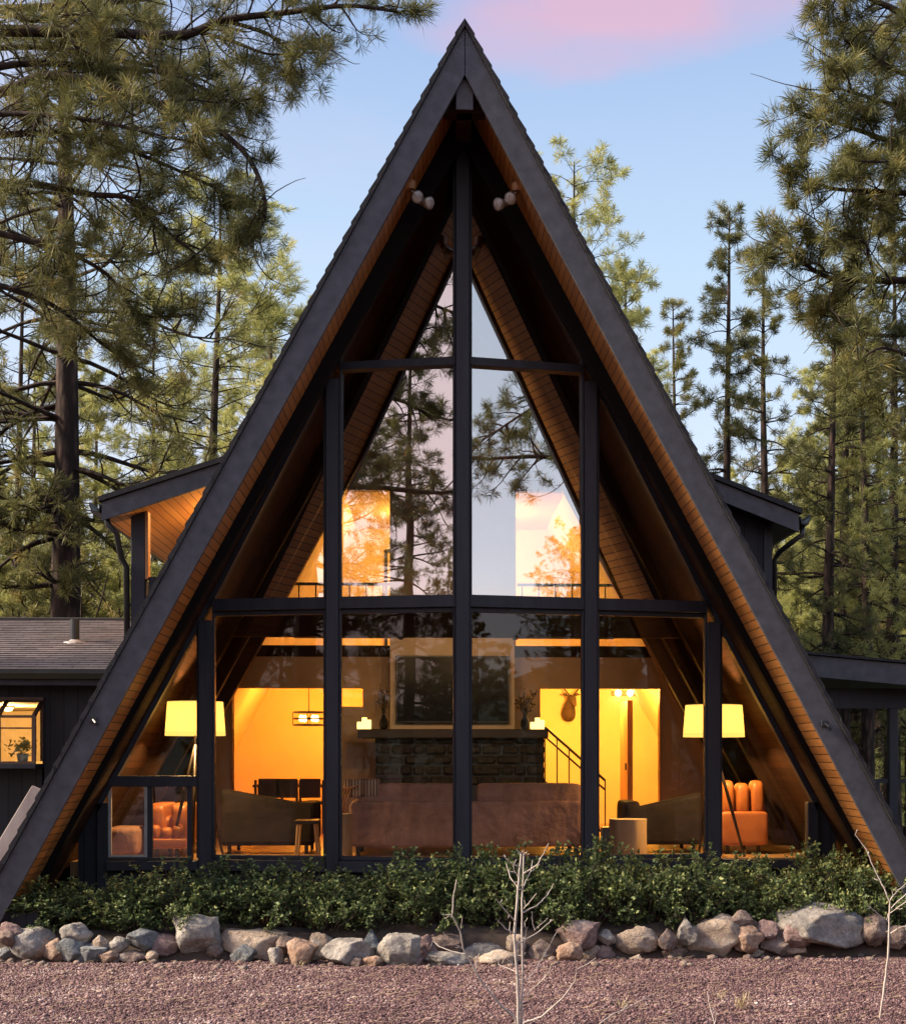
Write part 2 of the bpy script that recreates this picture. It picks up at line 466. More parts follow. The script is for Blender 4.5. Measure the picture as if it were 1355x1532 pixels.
# back wall of the living room with its openings
bw = MB()
def wall(x0, x1, z0, z1, y0=YB, y1=YB+.138, mb=bw, zs=ZS-.03):
    p = [(x0,z0),(x1,z0),(x1,z1),(x0,z1)]
    p = clip(p, S, 1, zs); 
    if len(p) > 2: p = clip(p, -S, 1, zs)
    if len(p) > 2: mb.prism(p, y0, y1)
wall(-4.15, -3.10, ZF, 2.86); wall(-1.66, -1.29, ZF, 2.60); wall(-1.29, 1.18, ZF, 2.86)
wall(2.92, 4.15, ZF, 2.86); wall(-4.15, 4.15, 2.86, 3.30)
wall(-.90, .86, 3.462, 5.64); wall(-3, 3, 5.64, 8.4)
bw.build('inner_wall', M['ochre'], house)
lb = MB(); wall(-4, 4, 3.30, 3.458, YB-.03, YB+.138, lb); lb.build('loft_edge_beam', M['beam'], house)
MB().bbox(at(583,0,YB-.34).x, at(770,0,YB-.34).x, YB-.34, YB-.001, ZF+.001, 6.6, .01).build('chimney_breast', M['breast'], house)
# trim round openings
tr = MB()
tr.box(-3.13,-3.10,YB-.02,YB+.14,ZF,2.80); tr.box(1.18,1.205,YB-.02,YB+.14,ZF,2.86); tr.box(2.895,2.92,YB-.02,YB+.14,ZF,2.86)
tr.build('opening_trim', M['trimwood'], house)
# far walls of the rooms behind
fw = MB()
wall(-4.15, 4.15, ZF, ZL-.002, YR, YR+.1, fw, ZS-.002); wall(-3, 3, ZL, 8.3, YR, YR+.1, fw, ZS-.002)
fw.build('rear_wall', M['cream'], house)
MB().box(-.30, -.22, YB+.14, YR-.002, ZF+.001, ZL-.17).build('partition_wall', M['cream'], house)
MB().box(-4.1, 4.1, YB+.14, YR-.002, ZL-.30, ZL-.161).build('room_ceiling', M['cream'], house)
# outer rear wall, so that no daylight leaks in
rw = MB(); wall(-4.5, 4.5, .1, 8.4, YE-.15, YE-.05, rw, ZS-.001); rw.build('gable_wall', M['siding'], house)

# loft railings
for (x0, x1) in ((-2.25, -.91), (.88, 2.25)):
    rl = MB(); rl.box(x0, x1, YB-.012, YB+.022, 4.30, 4.34); rl.box(x0, x1, YB-.006, YB+.016, 3.56, 3.585)
    k = x0+.07
    while k < x1-.03: rl.box(k-.009, k+.009, YB-.004, YB+.014, 3.586, 4.298); k += .235
    rl.build('loft_railing', M['black'], house)
# loft door frame and door in the left loft room
d = MB(); d.box(-1.10,-1.05,YR-.03,YR-.002,ZL,5.25); d.box(-.86,-.82,YR-.03,YR-.002,ZL,5.25); d.box(-1.10,-.82,YR-.03,YR-.002,5.25,5.30)
d.build('door_frame', M['black'], house)
# collar beam across the living room, raked trim
MB().prism([(-2.80,3.34),(-2.63,3.65),(2.63,3.65),(2.80,3.34)], 17.2, 17.36).build('collar_beam', M['beam'], house)
for sd in (-1, 1):
    MB().prism(slopepoly(sd, ZS-.032, ZS-.12, zmin=.8), YB-.06, YB-.021).build('raked_trim', M['trimwood'], house)
# half wall/cupboard on the left back, orange door in the right room
dr = MB().bbox(2.52, 2.60, YB+.6, YB+1.42, ZF+.01, 2.72, .006).build('door', M['trimwood'], house)
MB().box(2.50, 2.52, YB+.70, YB+.74, 1.70, 1.80).build('door_handle', M['black'], dr)

# flood lights under the soffit
metal = mat_rough('galvanised_housing', (.25,.21,.17), (.42,.36,.30), 20, .35, bump=0, metal=.7)
lens = mat_rough('frosted_flood_lens', (.25,.22,.20), (.55,.50,.45), 30, .15, bump=.3, bscale=80)
def flood(sd, lab):
    x = sd*.53; y = 14.15; z = ZS - S*.53 - .02
    t = thing('flood_light', (x, y, z), lab, 'flood light', 'twin flood lights under the gable')
    MB().lathe([(0,-.05),(.055,-.05),(.06,-.02),(.06,.03),(0,.03)], (x,y,z), 16).build('mount', M['trimwood'], t)
    for k, (dx, dz, ax) in enumerate(((.06,-.12,(.25,-.85,-.45)), (-.06+.22,-.18,(.75,-.6,-.35)))):
        bx = x - sd*dx*1.0; c = Vector((bx, y-.02, z+dz)); a = Vector((-sd*ax[0], ax[1], ax[2])).normalized()
        m = MB(); m.tube([(x,y,z-.03), tuple((Vector((x,y,z-.03))+c)/2+Vector((0,0,-.01))), tuple(c-a*.07)], .012, 8)
        m.tube([c-a*.09, c-a*.05, c, c+a*.05], [.028,.034,.05,.064], 16)
        m.build('lamp_head', metal, t, smooth=True)
        MB().tube([c+a*.0505, c+a*.062, c+a*.070], [.060,.052,.02], 16).build('lens', lens, t, smooth=True)
flood(-1, 'pair of silver flood lamps on the left soffit below the gable peak')
flood(1, 'pair of silver flood lamps on the right soffit below the gable peak')

# small junction/hose bib on the fascia boards
for sd in (-1, 1):
    x = sd*(3.42); z = 1.92
    p = at(140 if sd < 0 else 1233, 1077 if sd < 0 else 1083, YF-.01)
    t = MB(); t.bbox(p.x-.035, p.x+.035, YF-.03, YF-.001, p.z-.03, p.z+.03, .006); t.tube([(p.x,YF-.03,p.z),(p.x+.03,YF-.06,p.z-.03),(p.x+.05,YF-.05,p.z-.06)], .012, 6)
    t.build('hose_hook', M['black'], house)

# ------------------------------------------------------------------ dormers (parts of the cabin)
M['shingle'] = None
def mat_shingles(name, c1, c2):
    m, nt, out = newmat(name)
    vec = coords(nt, 'Object', (1, 1, 1))
    br = N(nt, 'ShaderNodeTexBrick'); br.offset = .5
    br.inputs['Scale'].default_value = 1.0; br.inputs['Brick Width'].default_value = .30; br.inputs['Row Height'].default_value = .14
    br.inputs['Mortar Size'].default_value = .008; br.inputs['Color1'].default_value = rgb(c1); br.inputs['Color2'].default_value = rgb(c2); br.inputs['Mortar'].default_value = rgb(tuple(c*.35 for c in c1))
    L(nt, vec, br.inputs['Vector'])
    n = noise_(nt, vec, 5, 6, .7); col = mixc(nt, .55, br.outputs[0], ramp(nt, n, [(.3, c1), (.75, c2)]).outputs[0])
    p = N(nt, 'ShaderNodeBsdfPrincipled'); p.inputs['Roughness'].default_value = .95; p.inputs['Specular IOR Level'].default_value = .15
    L(nt, col, p.inputs['Base Color']); n2 = noise_(nt, vec, 90, 3)
    h = math_(nt, 'SUBTRACT', math_(nt, 'MULTIPLY', n2, .6), br.outputs[1]); L(nt, bump_(nt, h, .6, .01), p.inputs['Normal'])
    L(nt, p.outputs[0], out.inputs[0]); return m
M['shingle'] = mat_shingles('weathered_brown_shingles', (.075,.062,.062), (.19,.160,.158))

YD0, YD1 = 16.4, 20.4
def dormer_roof(sd, pe, pi, th, mname='dormer_roof'):
    """pe = (x,z) eave top, pi = (x,z) inner top"""
    (xe, ze), (xi, zi) = pe, pi
    poly = [(xe,ze),(xi,zi),(xi,zi-th),(xe,ze-th)]
    if sd > 0: poly = poly[::-1]
    poly = clip(poly, -sd*S, -1, -(ZA-.10))
    r = MB().prism(poly, YD0+.05, YD1).build(mname, M['paint'], house)
    f = [(xe-.0*sd,ze-.025),(xi,zi-.025),(xi,zi-.23),(xe,ze-.23)]
    MB().prism(f if sd < 0 else f[::-1], YD0, YD0+.048).build('rake_board', M['fascia'], r)
    s = [(xe-(-sd)*-.0,ze+.035),(xi,zi+.035),(xi,zi-.022),(xe+sd*.03,ze-.022)]
    s[0] = (xe+sd*.03, ze+.035)
    MB().prism(s if sd < 0 else s[::-1], YD0-.04, YD1+.04).build('roof_covering', M['shingle_edge'], r)
    return r
def outside(pts, sd, m=.10):
    return clip(pts, -sd*S, -1, -(ZA-m))
# left dormer (open balcony with lit cedar ceiling)
a = at(152, 748, YD0); b = at(335, 688, YD0); slope = (b.z-a.z)/(b.x-a.x)
xi = -1.95; zi = a.z + slope*(xi-a.x)
rl = dormer_roof(-1, (a.x, a.z), (xi, zi), .19)
c = at(218, 800, YD0+.35); cl = at(197, 800, YD0+.35)
zc = lambda x: a.z + slope*(x-a.x) - .20
MB().prism(outside([(a.x+.03, zc(a.x)+.008),(-2.0, zc(-2.0)+.008),(-2.0, zc(-2.0)-.012),(a.x+.03, zc(a.x)-.012)],-1), YD0+.05, YD1-.1).build('porch_ceiling', M['cedar_ceiling'], rl)
MB().bbox(cl.x, c.x, YD0+.30, YD0+.46, 2.6, zc(c.x)-.014, .008).build('post', M['paint'], rl)
MB().bbox(c.x-.02, c.x+.035, YD0+.31, YD0+.45, at(0,862,YD0).z+.01, zc(c.x)-.014, .006).build('post_trim', M['trimwood'], rl)
zh = at(0,862,YD0+.34).z
MB().prism(outside([(c.x+.036,2.6),(-2.4,2.6),(-2.4,zh),(c.x+.036,zh)],-1), YD0+.34, YD0+.42).build('half_wall', M['siding'], rl)
MB().box(cl.x+.02, cl.x+.10, YD0+.462, YD1-.2, 2.6, at(0,862,YD0+.34).z).build('side_half_wall', M['siding'], rl)
MB().box(cl.x+.01, cl.x+.13, YD1-.32, YD1-.2, 4.06, zc(c.x)-.014).build('rear_post', M['paint'], rl)
# cross beam under the far part of the ceiling (dark triangle in the opening)
MB().prism(outside([(c.x+.17, 4.30),(c.x+.17, zc(c.x)-.03),(-2.1, zc(-2.1)-.03),(-2.1, 3.9)][::-1],-1), YD1-.6, YD1-.5).build('gable_panel', M['beam'], rl)
# gutter + downspout (left)
def gutter(sd, x, z, par, y0=YD0-.02, y1=YD1):
    g = MB()
    prof = [(0,0),(.02,-.09),(.10,-.10),(.13,-.02),(.13,.02),(.115,.02),(.115,-.015),(.09,-.08),(.03,-.07),(.015,0)]
    g.prism([(x+sd*(px), z+pz) for px, pz in (prof if sd > 0 else prof[::-1])], y0, y1)
    return g.build('gutter', M['black'], par)
gl = gutter(-1, a.x-.005, a.z-.05, rl)
p0 = at(158, 768, YD0+.1); pth = [(p0.x,YD0+.1,a.z-.14),(p0.x+.03,YD0+.1,a.z-.27),(p0.x+.12,YD0+.12,a.z-.36),(cl.x-.10,YD0+.25,a.z-.62),(cl.x-.05,YD0+.3,a.z-.72),(cl.x-.045,YD0+.33,2.95)]
MB().tube(pth, .035, 8).build('downspout', M['black'], rl, smooth=True)
# right dormer
a2 = at(1195, 766, YD0); b2 = at(1060, 712, YD0); slope2 = (b2.z-a2.z)/(b2.x-a2.x)
xi2 = 1.95; zi2 = a2.z + slope2*(xi2-a2.x)
rr_ = dormer_roof(1, (a2.x, a2.z), (xi2, zi2), .19)
w2 = at(1153, 800, YD0+.35)
zc2 = lambda x: a2.z + slope2*(x-a2.x) - .20
MB().prism(outside([(2.2,2.5),(w2.x,2.5),(w2.x,zc2(w2.x)),(2.2,zc2(2.2))],1), YD0+.35, YD1-.1).build('dormer_wall', M['siding'], rr_)
MB().bbox(w2.x-.09, w2.x+.012, YD0+.33, YD0+.349, 2.5, zc2(w2.x)-.005, .003).build('corner_board', M['paint'], rr_)
gutter(1, a2.x+.005, a2.z-.05, rr_)
pth = [(a2.x+.07,YD0+.1,a2.z-.13),(a2.x+.06,YD0+.1,a2.z-.25),(a2.x-.06,YD0+.14,a2.z-.34),(w2.x+.09,YD0+.3,a2.z-.42),(w2.x+.05,YD0+.38,a2.z-.50),(w2.x+.05,YD0+.40,2.9)]
MB().tube(pth, .032, 8).build('downspout', M['black'], rr_, smooth=True)

# ------------------------------------------------------------------ left wing
YW = 16.9
wing = thing('house_wing', (-7.0, YW, 0), 'low dark side wing with weathered brown shingle roof beside the cabin', 'building')
ge = at(100, 1003, YW-.35); ze = ge.z
rg = at(100, 928, YW+3.6)
xs_ = lambda z: -(ZA-z)/S-.03
xe_, xg_ = xs_(ze), xs_(rg.z)
MB().add([(-14,YW-.35,ze),(xe_,YW-.35,ze),(xg_,YW+3.6,rg.z),(-14,YW+3.6,rg.z),(-14,YW-.35,ze-.05),(xe_,YW-.35,ze-.05),(xg_,YW+3.6,rg.z-.05),(-14,YW+3.6,rg.z-.05)],
         [(0,1,2,3),(7,6,5,4),(0,4,5,1),(3,2,6,7),(1,5,6,2),(0,3,7,4)]).build('roof', M['shingle'], wing)
# shingle courses as real steps
cs = MB(); nrow = 26
for k in range(nrow):
    t = k/nrow; t2 = (k+1.15)/nrow
    y_, z_ = YW-.36+t*3.95, ze+.004+t*(rg.z-ze); y2_, z2_ = YW-.36+min(t2,1)*3.95, ze+.002+min(t2,1)*(rg.z-ze)
    cs.add([(-14,y_,z_+.014),(xs_(z_),y_,z_+.014),(xs_(z2_),y2_,z2_),(-14,y2_,z2_),(-14,y_,z_),(xs_(z_),y_,z_)], [(0,1,2,3),(4,5,1,0)])
cs.build('shingles', M['shingle'], wing)
MB().bbox(-14,xg_,YW+3.5,YW+3.7,rg.z-.02,rg.z+.03).build('ridge_cap', M['shingle_edge'], wing)
MB().add([(-14,YW+3.6,rg.z),(xg_,YW+3.6,rg.z),(xe_,YW+7.4,ze),(-14,YW+7.4,ze)], [(0,1,2,3)]).build('rear_roof', M['shingle'], wing)
gt = MB(); gt.prismX([(YW-.46,ze+.01),(YW-.355,ze+.01),(YW-.355,ze-.10),(YW-.42,ze-.10),(YW-.46,ze-.04)], -14, xe_); gt.build('gutter', M['black'], wing)
MB().box(-14,xe_,YW-.352,YW-.31,ze-.17,ze-.052).build('fascia', M['paint'], wing)
wl = at(0,1047,YW); wr = at(66,1143,YW)
w_ = MB(); w_.box(-14,wl.x-1.2,YW,YW+.12,0,ze-.05); w_.prism([(wr.x,0),(xs_(0),0),(xe_,ze-.05),(wr.x,ze-.05)],YW,YW+.12)
w_.box(wl.x-1.2,wr.x,YW,YW+.12,0,wr.z); w_.box(wl.x-1.2,wr.x,YW,YW+.12,wl.z,ze-.05)
w_.build('wall', M['siding'], wing)
MB().box(-14,xs_(ze-.4),YW+.13,YW+7,ze-.35,ze-.30).build('ceiling', M['cream'], wing)
MB().box(-14,xs_(.1),YW+3.2,YW+3.3,0,ze-.36).build('inner_wall', M['cream'], wing)
MB().box(-14,xs_(.6),YW+.13,YW+3.2,.6,.66).build('floor_slab', M['floor'], wing)
# projecting garden window
x0, x1, zb, zt = wl.x-1.2, wr.x, wr.z, wl.z
yo = YW-.38
gw = MB(); gw.box(x0,x1+.0,yo,YW-.002,zb-.05,zb); gw.build('garden_window', M['paint'], wing)
gwo = bpy.context.scene.objects['garden_window']
fr = MB(); fr.box(x0,x1,yo,yo+.04,zb,zb+.03); zmid = zt-.19
fr.box(x0,x1,yo,yo+.04,zmid-.03,zmid)
kx = x1-.04
while kx > x0: fr.box(kx,kx+.045,yo+.002,yo+.038,zb+.031,zmid-.031); kx -= .40
fr.box(x0,x1,yo+.012,yo+.03,zb+.40,zb+.418)
kx = x1-.04
while kx > x0:
    fr.add([(kx,yo,zmid),(kx+.035,yo,zmid),(kx+.035,YW-.01,zt),(kx,YW-.01,zt),(kx,yo+.03,zmid-.03),(kx+.035,yo+.03,zmid-.03),(kx+.035,YW-.01,zt-.04),(kx,YW-.01,zt-.04)], [(0,1,2,3),(7,6,5,4),(0,4,5,1),(1,5,6,2),(3,7,4,0),(2,6,7,3)]); kx -= .40
fr.box(x1-.035,x1,YW-.04,YW-.002,zb+.03,zt); fr.box(x0,x1,YW-.03,YW-.001,zt-.03,zt+.03)
fr.build('window_frame', M['whiteframe'] if False else mat_rough('brown_window_frame',(.05,.022,.012),(.09,.04,.02),9,.5), gwo)
pn = MB(); pn.add([(x0,yo+.02,zb+.03),(x1,yo+.02,zb+.03),(x1,yo+.02,zmid),(x0,yo+.02,zmid)], [(0,1,2,3)])
pn.add([(x0,yo+.02,zmid),(x1,yo+.02,zmid),(x1,YW-.02,zt),(x0,YW-.02,zt)], [(0,1,2,3)])
pn.add([(x1-.01,yo+.02,zb+.03),(x1-.01,YW-.02,zb+.03),(x1-.01,YW-.02,zt),(x1-.01,yo+.02,zmid)], [(0,1,2,3)])
pn.build('pane', M['plainglass'], gwo)
# vent pipe
vp = at(112, 970, YW+1.6); tt = (vp.y-(YW-.35))/3.95; zr = ze+tt*(rg.z-ze)
v = thing('vent_pipe', (vp.x, vp.y, zr), 'short black vent pipe standing on the brown shingle roof', 'pipe')
MB().lathe([(.058,0),(.058,.30),(.048,.30),(.048,.02)], (vp.x,vp.y,zr), 16, False).build('pipe', M['black'], v, smooth=False)
MB().lathe([(.15,-.02),(.14,.01),(.075,.02),(.06,.04)], (vp.x,vp.y,zr), 16, False).build('flashing', mat_rough('lead_flashing',(.22,.19,.18),(.42,.38,.36),14,.5), v, smooth=True)

# pale plank beside the roof foot
pa, pb = at(58,1180,14.6), at(-8,1290,14.2)
pk = MB(); dirv = (pb-pa).normalized(); side = dirv.cross(Vector((0,1,0))).normalized()
q = [pa+side*.075, pa-side*.075, pb-side*.075, pb+side*.075]
pk.add([tuple(v_) for v_ in q]+[tuple(v_+Vector((0,.045,0))) for v_ in q], [(0,1,2,3),(7,6,5,4),(0,4,5,1),(1,5,6,2),(2,6,7,3),(3,7,4,0)])
o = pk.build('plank', mat_rough('weathered_pale_timber',(.26,.19,.16),(.38,.30,.25),6,.75,(1,1,.3)), loc=tuple(pb), bevel=.006)
tag(o, 'pale weathered timber plank leaning beside the left foot of the roof', 'plank')

# ------------------------------------------------------------------ right porch
YPz = 16.6
porch = thing('covered_porch', (6, YPz, 0), 'dark covered porch with low sloping roof at right of the cabin', 'porch')
e1, e2 = at(1200, 979, YPz), at(1355, 993, YPz)
sl3 = (e2.z-e1.z)/(e2.x-e1.x); xe = e2.x+1.2; ztop = lambda x: e1.z+sl3*(x-e1.x)
MB().prism(outside([(2.9,ztop(2.9)),(2.9,ztop(2.9)-.16),(xe,ztop(xe)-.16),(xe,ztop(xe))],1,-.02), YPz+.05, YPz+4.2).build('roof', M['paint'], porch)
MB().prism(outside([(2.9,ztop(2.9)+.03),(2.9,ztop(2.9)+.003),(xe+.05,ztop(xe)+.003),(xe+.05,ztop(xe)+.03)],1,-.02), YPz-.04, YPz+4.3).build('roof_covering', M['shingle_edge'], porch)
MB().prism(outside([(2.9,ztop(2.9)-.006),(2.9,ztop(2.9)-.25),(xe,ztop(xe)-.25),(xe,ztop(xe)-.006)],1,-.02), YPz, YPz+.048).build('fascia', M['fascia'], porch)
MB().box(3.85, xe, YPz+.5, YPz+.64, at(0,1058,YPz+.5).z, ztop(xe)-.165).build('header_beam', M['paint'], porch)
p1 = at(1334,1100,YPz+.57)
for (xx, yy) in ((p1.x, YPz+.50), (p1.x, YPz+3.6)):
    MB().bbox(xx-.055, xx+.055, yy, yy+.11, .55, at(0,1058,YPz+.5).z-.001, .006).build('post', M['paint'], porch)
MB().box(4.70, xe, YPz+.3, YPz+4.1, .42, .55).build('deck', M['deckwood'], porch)
zr = at(0,1168,YPz+.5).z
rl3 = MB(); rl3.box(4.45, p1.x-.056, YPz+.53, YPz+.58, zr-.04, zr+.01); rl3.box(p1.x+.056, xe, YPz+.53, YPz+.58, zr-.04, zr+.01); rl3.box(4.62, p1.x-.056, YPz+.535, YPz+.575, .62, .66)
rl3.box(p1.x+.056, xe, YPz+.535, YPz+.575, .62, .66)
k = 4.72
while k < xe:
    if abs(k-p1.x) > .07: rl3.box(k-.02, k+.02, YPz+.54, YPz+.57, .661, zr-.041)
    k += .12
rl3.build('railing', M['paint'], porch)
MB().box(4.90, xe, YPz+.3, YPz+.4, 0, .419).build('skirt', M['siding'], porch)
# ------------------------------------------------------------------ furniture inside
leather_b = mat_rough('brown_suede', (.22,.11,.072), (.38,.20,.14), 6, .75, (1,1,1), .8, 5, bdist=.05)
leather_d = mat_rough('black_leather', (.008,.006,.006), (.018,.012,.010), 6, .75, (1,1,1), .3, 12, bdist=.02, spec=.12)
leather_o = mat_rough('orange_leather', (.30,.085,.018), (.42,.14,.032), 5, .5, (1,1,1), .3, 12, bdist=.02)
logm = mat_rough('stump_wood', (.30,.18,.09), (.52,.36,.20), 5, .6, (1,1,.25), .3, 30)
logend = mat_rough('stump_end_grain', (.42,.30,.17), (.55,.40,.25), 12, .6, (1,1,1), .2, 30)
darkwood = mat_rough('dark_stained_wood', (.012,.006,.004), (.03,.014,.008), 4, .5, (1,1,.4), .2, 40)

def cushion(mb, x0, x1, y0, y1, z0, z1, ex=.30):
    """rounded soft block"""
    cx, cy, cz = (x0+x1)/2, (y0+y1)/2, (z0+z1)/2; hx, hy, hz = (x1-x0)/2, (y1-y0)/2, (z1-z0)/2
    V = []; Fc = []
    def sp(a): return math.copysign(abs(a)**ex, a)
    nu, nv = 32, 16
    for j in range(nv+1):
        ph = -math.pi/2 + math.pi*j/nv
        for i in range(nu):
            th = 2*math.pi*i/nu
            V.append((cx+hx*sp(math.cos(ph))*sp(math.cos(th)), cy+hy*sp(math.cos(ph))*sp(math.sin(th)), cz+hz*sp(math.sin(ph))))
    for j in range(nv):
        for i in range(nu):
            k = (i+1) % nu; Fc.append((j*nu+i, j*nu+k, (j+1)*nu+k, (j+1)*nu+i))
    mb.add(V, Fc); return mb

# main sofa, its back to the window
YS = 16.2
sa, sb = at(522,1277,YS), at(876,1277,YS)
x0, x1 = sa.x, sb.x
sofa = thing('sofa', ((x0+x1)/2, YS+.4, ZF), 'long brown suede sofa with its back to the window below the television', 'sofa')
zt = at(0,1173,YS).z
for (p, q) in ((x0, (x0+x1)/2-.005), ((x0+x1)/2+.005, x1)):
    cushion(MB(), p, q, YS, YS+.22, ZF+.10, ZF+.62, .16).build('backrest', leather_b, sofa, smooth=True)
    cushion(MB(), p+.1, q-.03, YS+.06, YS+.36, ZF+.48, zt, .20).build('back_cushion', leather_b, sofa, smooth=True)
    cushion(MB(), p+.1, q-.03, YS+.24, YS+.95, ZF+.25, ZF+.46).build('seat', leather_b, sofa, smooth=True)
for p in (x0, x1-.2): cushion(MB(), p, p+.2, YS+.05, YS+.95, ZF+.1, ZF+.62).build('armrest', leather_b, sofa, smooth=True)
for p in (x0+.1, (x0+x1)/2, x1-.1):
    for y_ in (YS+.08, YS+.88): MB().box(p-.025,p+.025,y_-.025,y_+.025,ZF+.001,ZF+.13).build('leg', darkwood, sofa)

# pillow and throw on the left end of the sofa
pq = at(540,1176,YS); pl_ = thing('throw_pillow', (pq.x, YS+.3, zt-.05), 'ribbed tan pillow perched on the left end of the brown sofa', 'pillow')
zq = zt+.01
pb_ = MB(); cushion(pb_, pq.x-.20, pq.x+.22, YS+.05, YS+.30, zt-.16, zt+.05); pb_.build('cover', mat_boards('striped_pillow_fabric', (.16,.08,.05), (.42,.30,.22), 0, .035, .8, .3), pl_, smooth=True)
th = thing('throw_blanket', (x0-.02, YS+.1, ZF+.6), 'orange-fringed throw hanging over the left arm of the brown sofa', 'blanket')
m = MB()
for k in range(7): m.tube([(x0+.10-.03*k, YS+.02, ZF+.80-.01*k), (x0+.02-.03*k, YS-.02, ZF+.76), (x0-.03-.028*k, YS-.03, ZF+.60), (x0-.05-.026*k, YS-.02, ZF+.42)], .011, 6)
m.build('fabric', mat_rough('rust_throw', (.30,.12,.05), (.48,.22,.10), 20, .85), th, smooth=True)
def stump(name, u0, u1, vt, Y, lab):
    a, b = at(u0,vt,Y), at(u1,vt,Y); r = (b.x-a.x)/2; c = ((a.x+b.x)/2, Y+r, ZF)
    t = thing(name, c, lab, 'side table', 'tree stump side tables')
    rnd = random.Random(u0); m = MB(); V = []; Fc = []; n = 28; h = a.z-ZF; lv = 7
    ph = [rnd.uniform(0,6.28) for _ in range(4)]
    for j in range(lv+1):
        for i in range(n):
            an = 2*math.pi*i/n
            rad = r*(.93+.05*math.sin(2*an+ph[0])+.05*math.sin(3*an+ph[1]+j*.15)+.02*math.sin(7*an+ph[2])) * (1+.08*(1-j/lv)**2)
            V.append((c[0]+rad*math.cos(an), c[1]+rad*math.sin(an), ZF+h*j/lv))
    for j in range(lv):
        for i in range(n): Fc.append((j*n+i, j*n+(i+1)%n, (j+1)*n+(i+1)%n, (j+1)*n+i))
    m.add(V, Fc); m.build('stump', logm, t, smooth=True)
    m = MB(); m.add([V[lv*n+i] for i in range(n)], [tuple(range(n))]); m.build('top', logend, t)
stump('stump_table', 500, 527, 1218, 15.75, 'pale tree stump table at the left end of the brown sofa')
stump('stump_table', 914, 974, 1227, 15.75, 'wide knotty tree stump table at the right end of the brown sofa')

# dark leather lounge chairs
def lounge(u0, u1, vtop, Y, lab, flip=1, mat=None, cat='armchair', name='lounge_chair'):
    mat = mat or leather_d
    a, b = at(u0,vtop,Y), at(u1,vtop,Y); x0, x1 = a.x, b.x; w = x1-x0; zt = a.z
    t = thing(name, ((x0+x1)/2, Y+.45, ZF), lab, cat)
    back = MB(); hi = zt; lo = zt-.20
    za, zb = (hi, lo) if flip > 0 else (lo, hi)
    back.add([(x0,Y+.0,ZF+.1),(x1,Y+.0,ZF+.1),(x1,Y+.1,zb),(x0,Y+.1,za),(x0,Y+.2,ZF+.1),(x1,Y+.2,ZF+.1),(x1,Y+.26,zb),(x0,Y+.26,za)], [(0,1,2,3),(7,6,5,4),(0,3,7,4),(1,5,6,2),(3,2,6,7),(0,4,5,1)])
    if mat is leather_o:
        bk = MB(); cushion(bk, x0, x1, Y, Y+.26, ZF+.10, ZF+.58*(zt-ZF), .2); bk.build('backrest', mat, t, smooth=True)
        for k in range(3):
            cushion(MB(), x0+.02+(w-.04)*k/3, x0+.02+(w-.04)*(k+1)/3-.01, Y+.04, Y+.32, ZF+.50*(zt-ZF), zt-.03*(k % 2), .55).build('back_cushion', mat, t, smooth=True)
    else: back.build('backrest', mat, t, bevel=.05)
    cushion(MB(), x0+.05, x1-.05, Y+.22, Y+1.0, ZF+.22, ZF+.45).build('seat', mat, t, smooth=True)
    for p in (x0-.005, x1-.18): cushion(MB(), p, p+.19, Y+.12, Y+1.0, ZF+.12, ZF+.60).build('armrest', mat, t, smooth=True)
    for p in (x0+.1, x1-.1):
        for y_ in (Y+.12, Y+.9): MB().box(p-.02,p+.02,y_-.02,y_+.02,ZF+.001,ZF+.13).build('leg', darkwood, t)
    return t
lounge(328, 470, 1180, 16.5, 'black leather lounge chair with sloping back behind the left window', 1)
lounge(938, 1052, 1186, 16.5, 'dark brown leather lounge chair with sloping back behind the right window', -1)
lounge(1078, 1150, 1168, 16.3, 'orange leather armchair in the right corner under the floor lamp', -1, leather_o)
oc = lounge(218, 276, 1235, 16.0, 'small orange leather armchair seen through the left slider window', 1, leather_o)
t = thing('ottoman', (at(180,1250,16.0).x, 16.2, ZF), 'rumpled brown throw over an ottoman in the left corner', 'ottoman')
cushion(MB(), at(156,1250,16).x, at(208,1250,16).x, 15.95, 16.6, ZF+.02, ZF+.34).build('throw', leather_b, t, smooth=True)
# slanted cloth-covered side table left
tb = thing('side_table', (at(455,1250,15.9).x, 16.1, ZF), 'small wooden side table beside the black lounge chair', 'table')
ta, tb2 = at(440,1228,15.9), at(476,1228,15.9)
MB().bbox(ta.x, tb2.x, 15.9, 16.3, ta.z-.04, ta.z, .006).build('tabletop', darkwood, tb)
for p in (ta.x+.04, tb2.x-.04):
    for y_ in (15.95, 16.25): MB().tube([(p,y_,ta.z-.04),(p+.03*(1 if p>ta.x+.1 else -1),y_,ZF)], [.018,.014], 8).build('leg', logm, tb)
pl = thing('speaker_box', (at(908,1250,15.8).x+.02, 15.9, ZF), 'small black box standing beside the knotty stump table', 'box')
MB().bbox(at(901,1240,15.7).x, at(913,1240,15.7).x, 15.72, 15.88, ZF+.002, at(0,1240,15.7).z, .006).build('body', M['black'], pl)

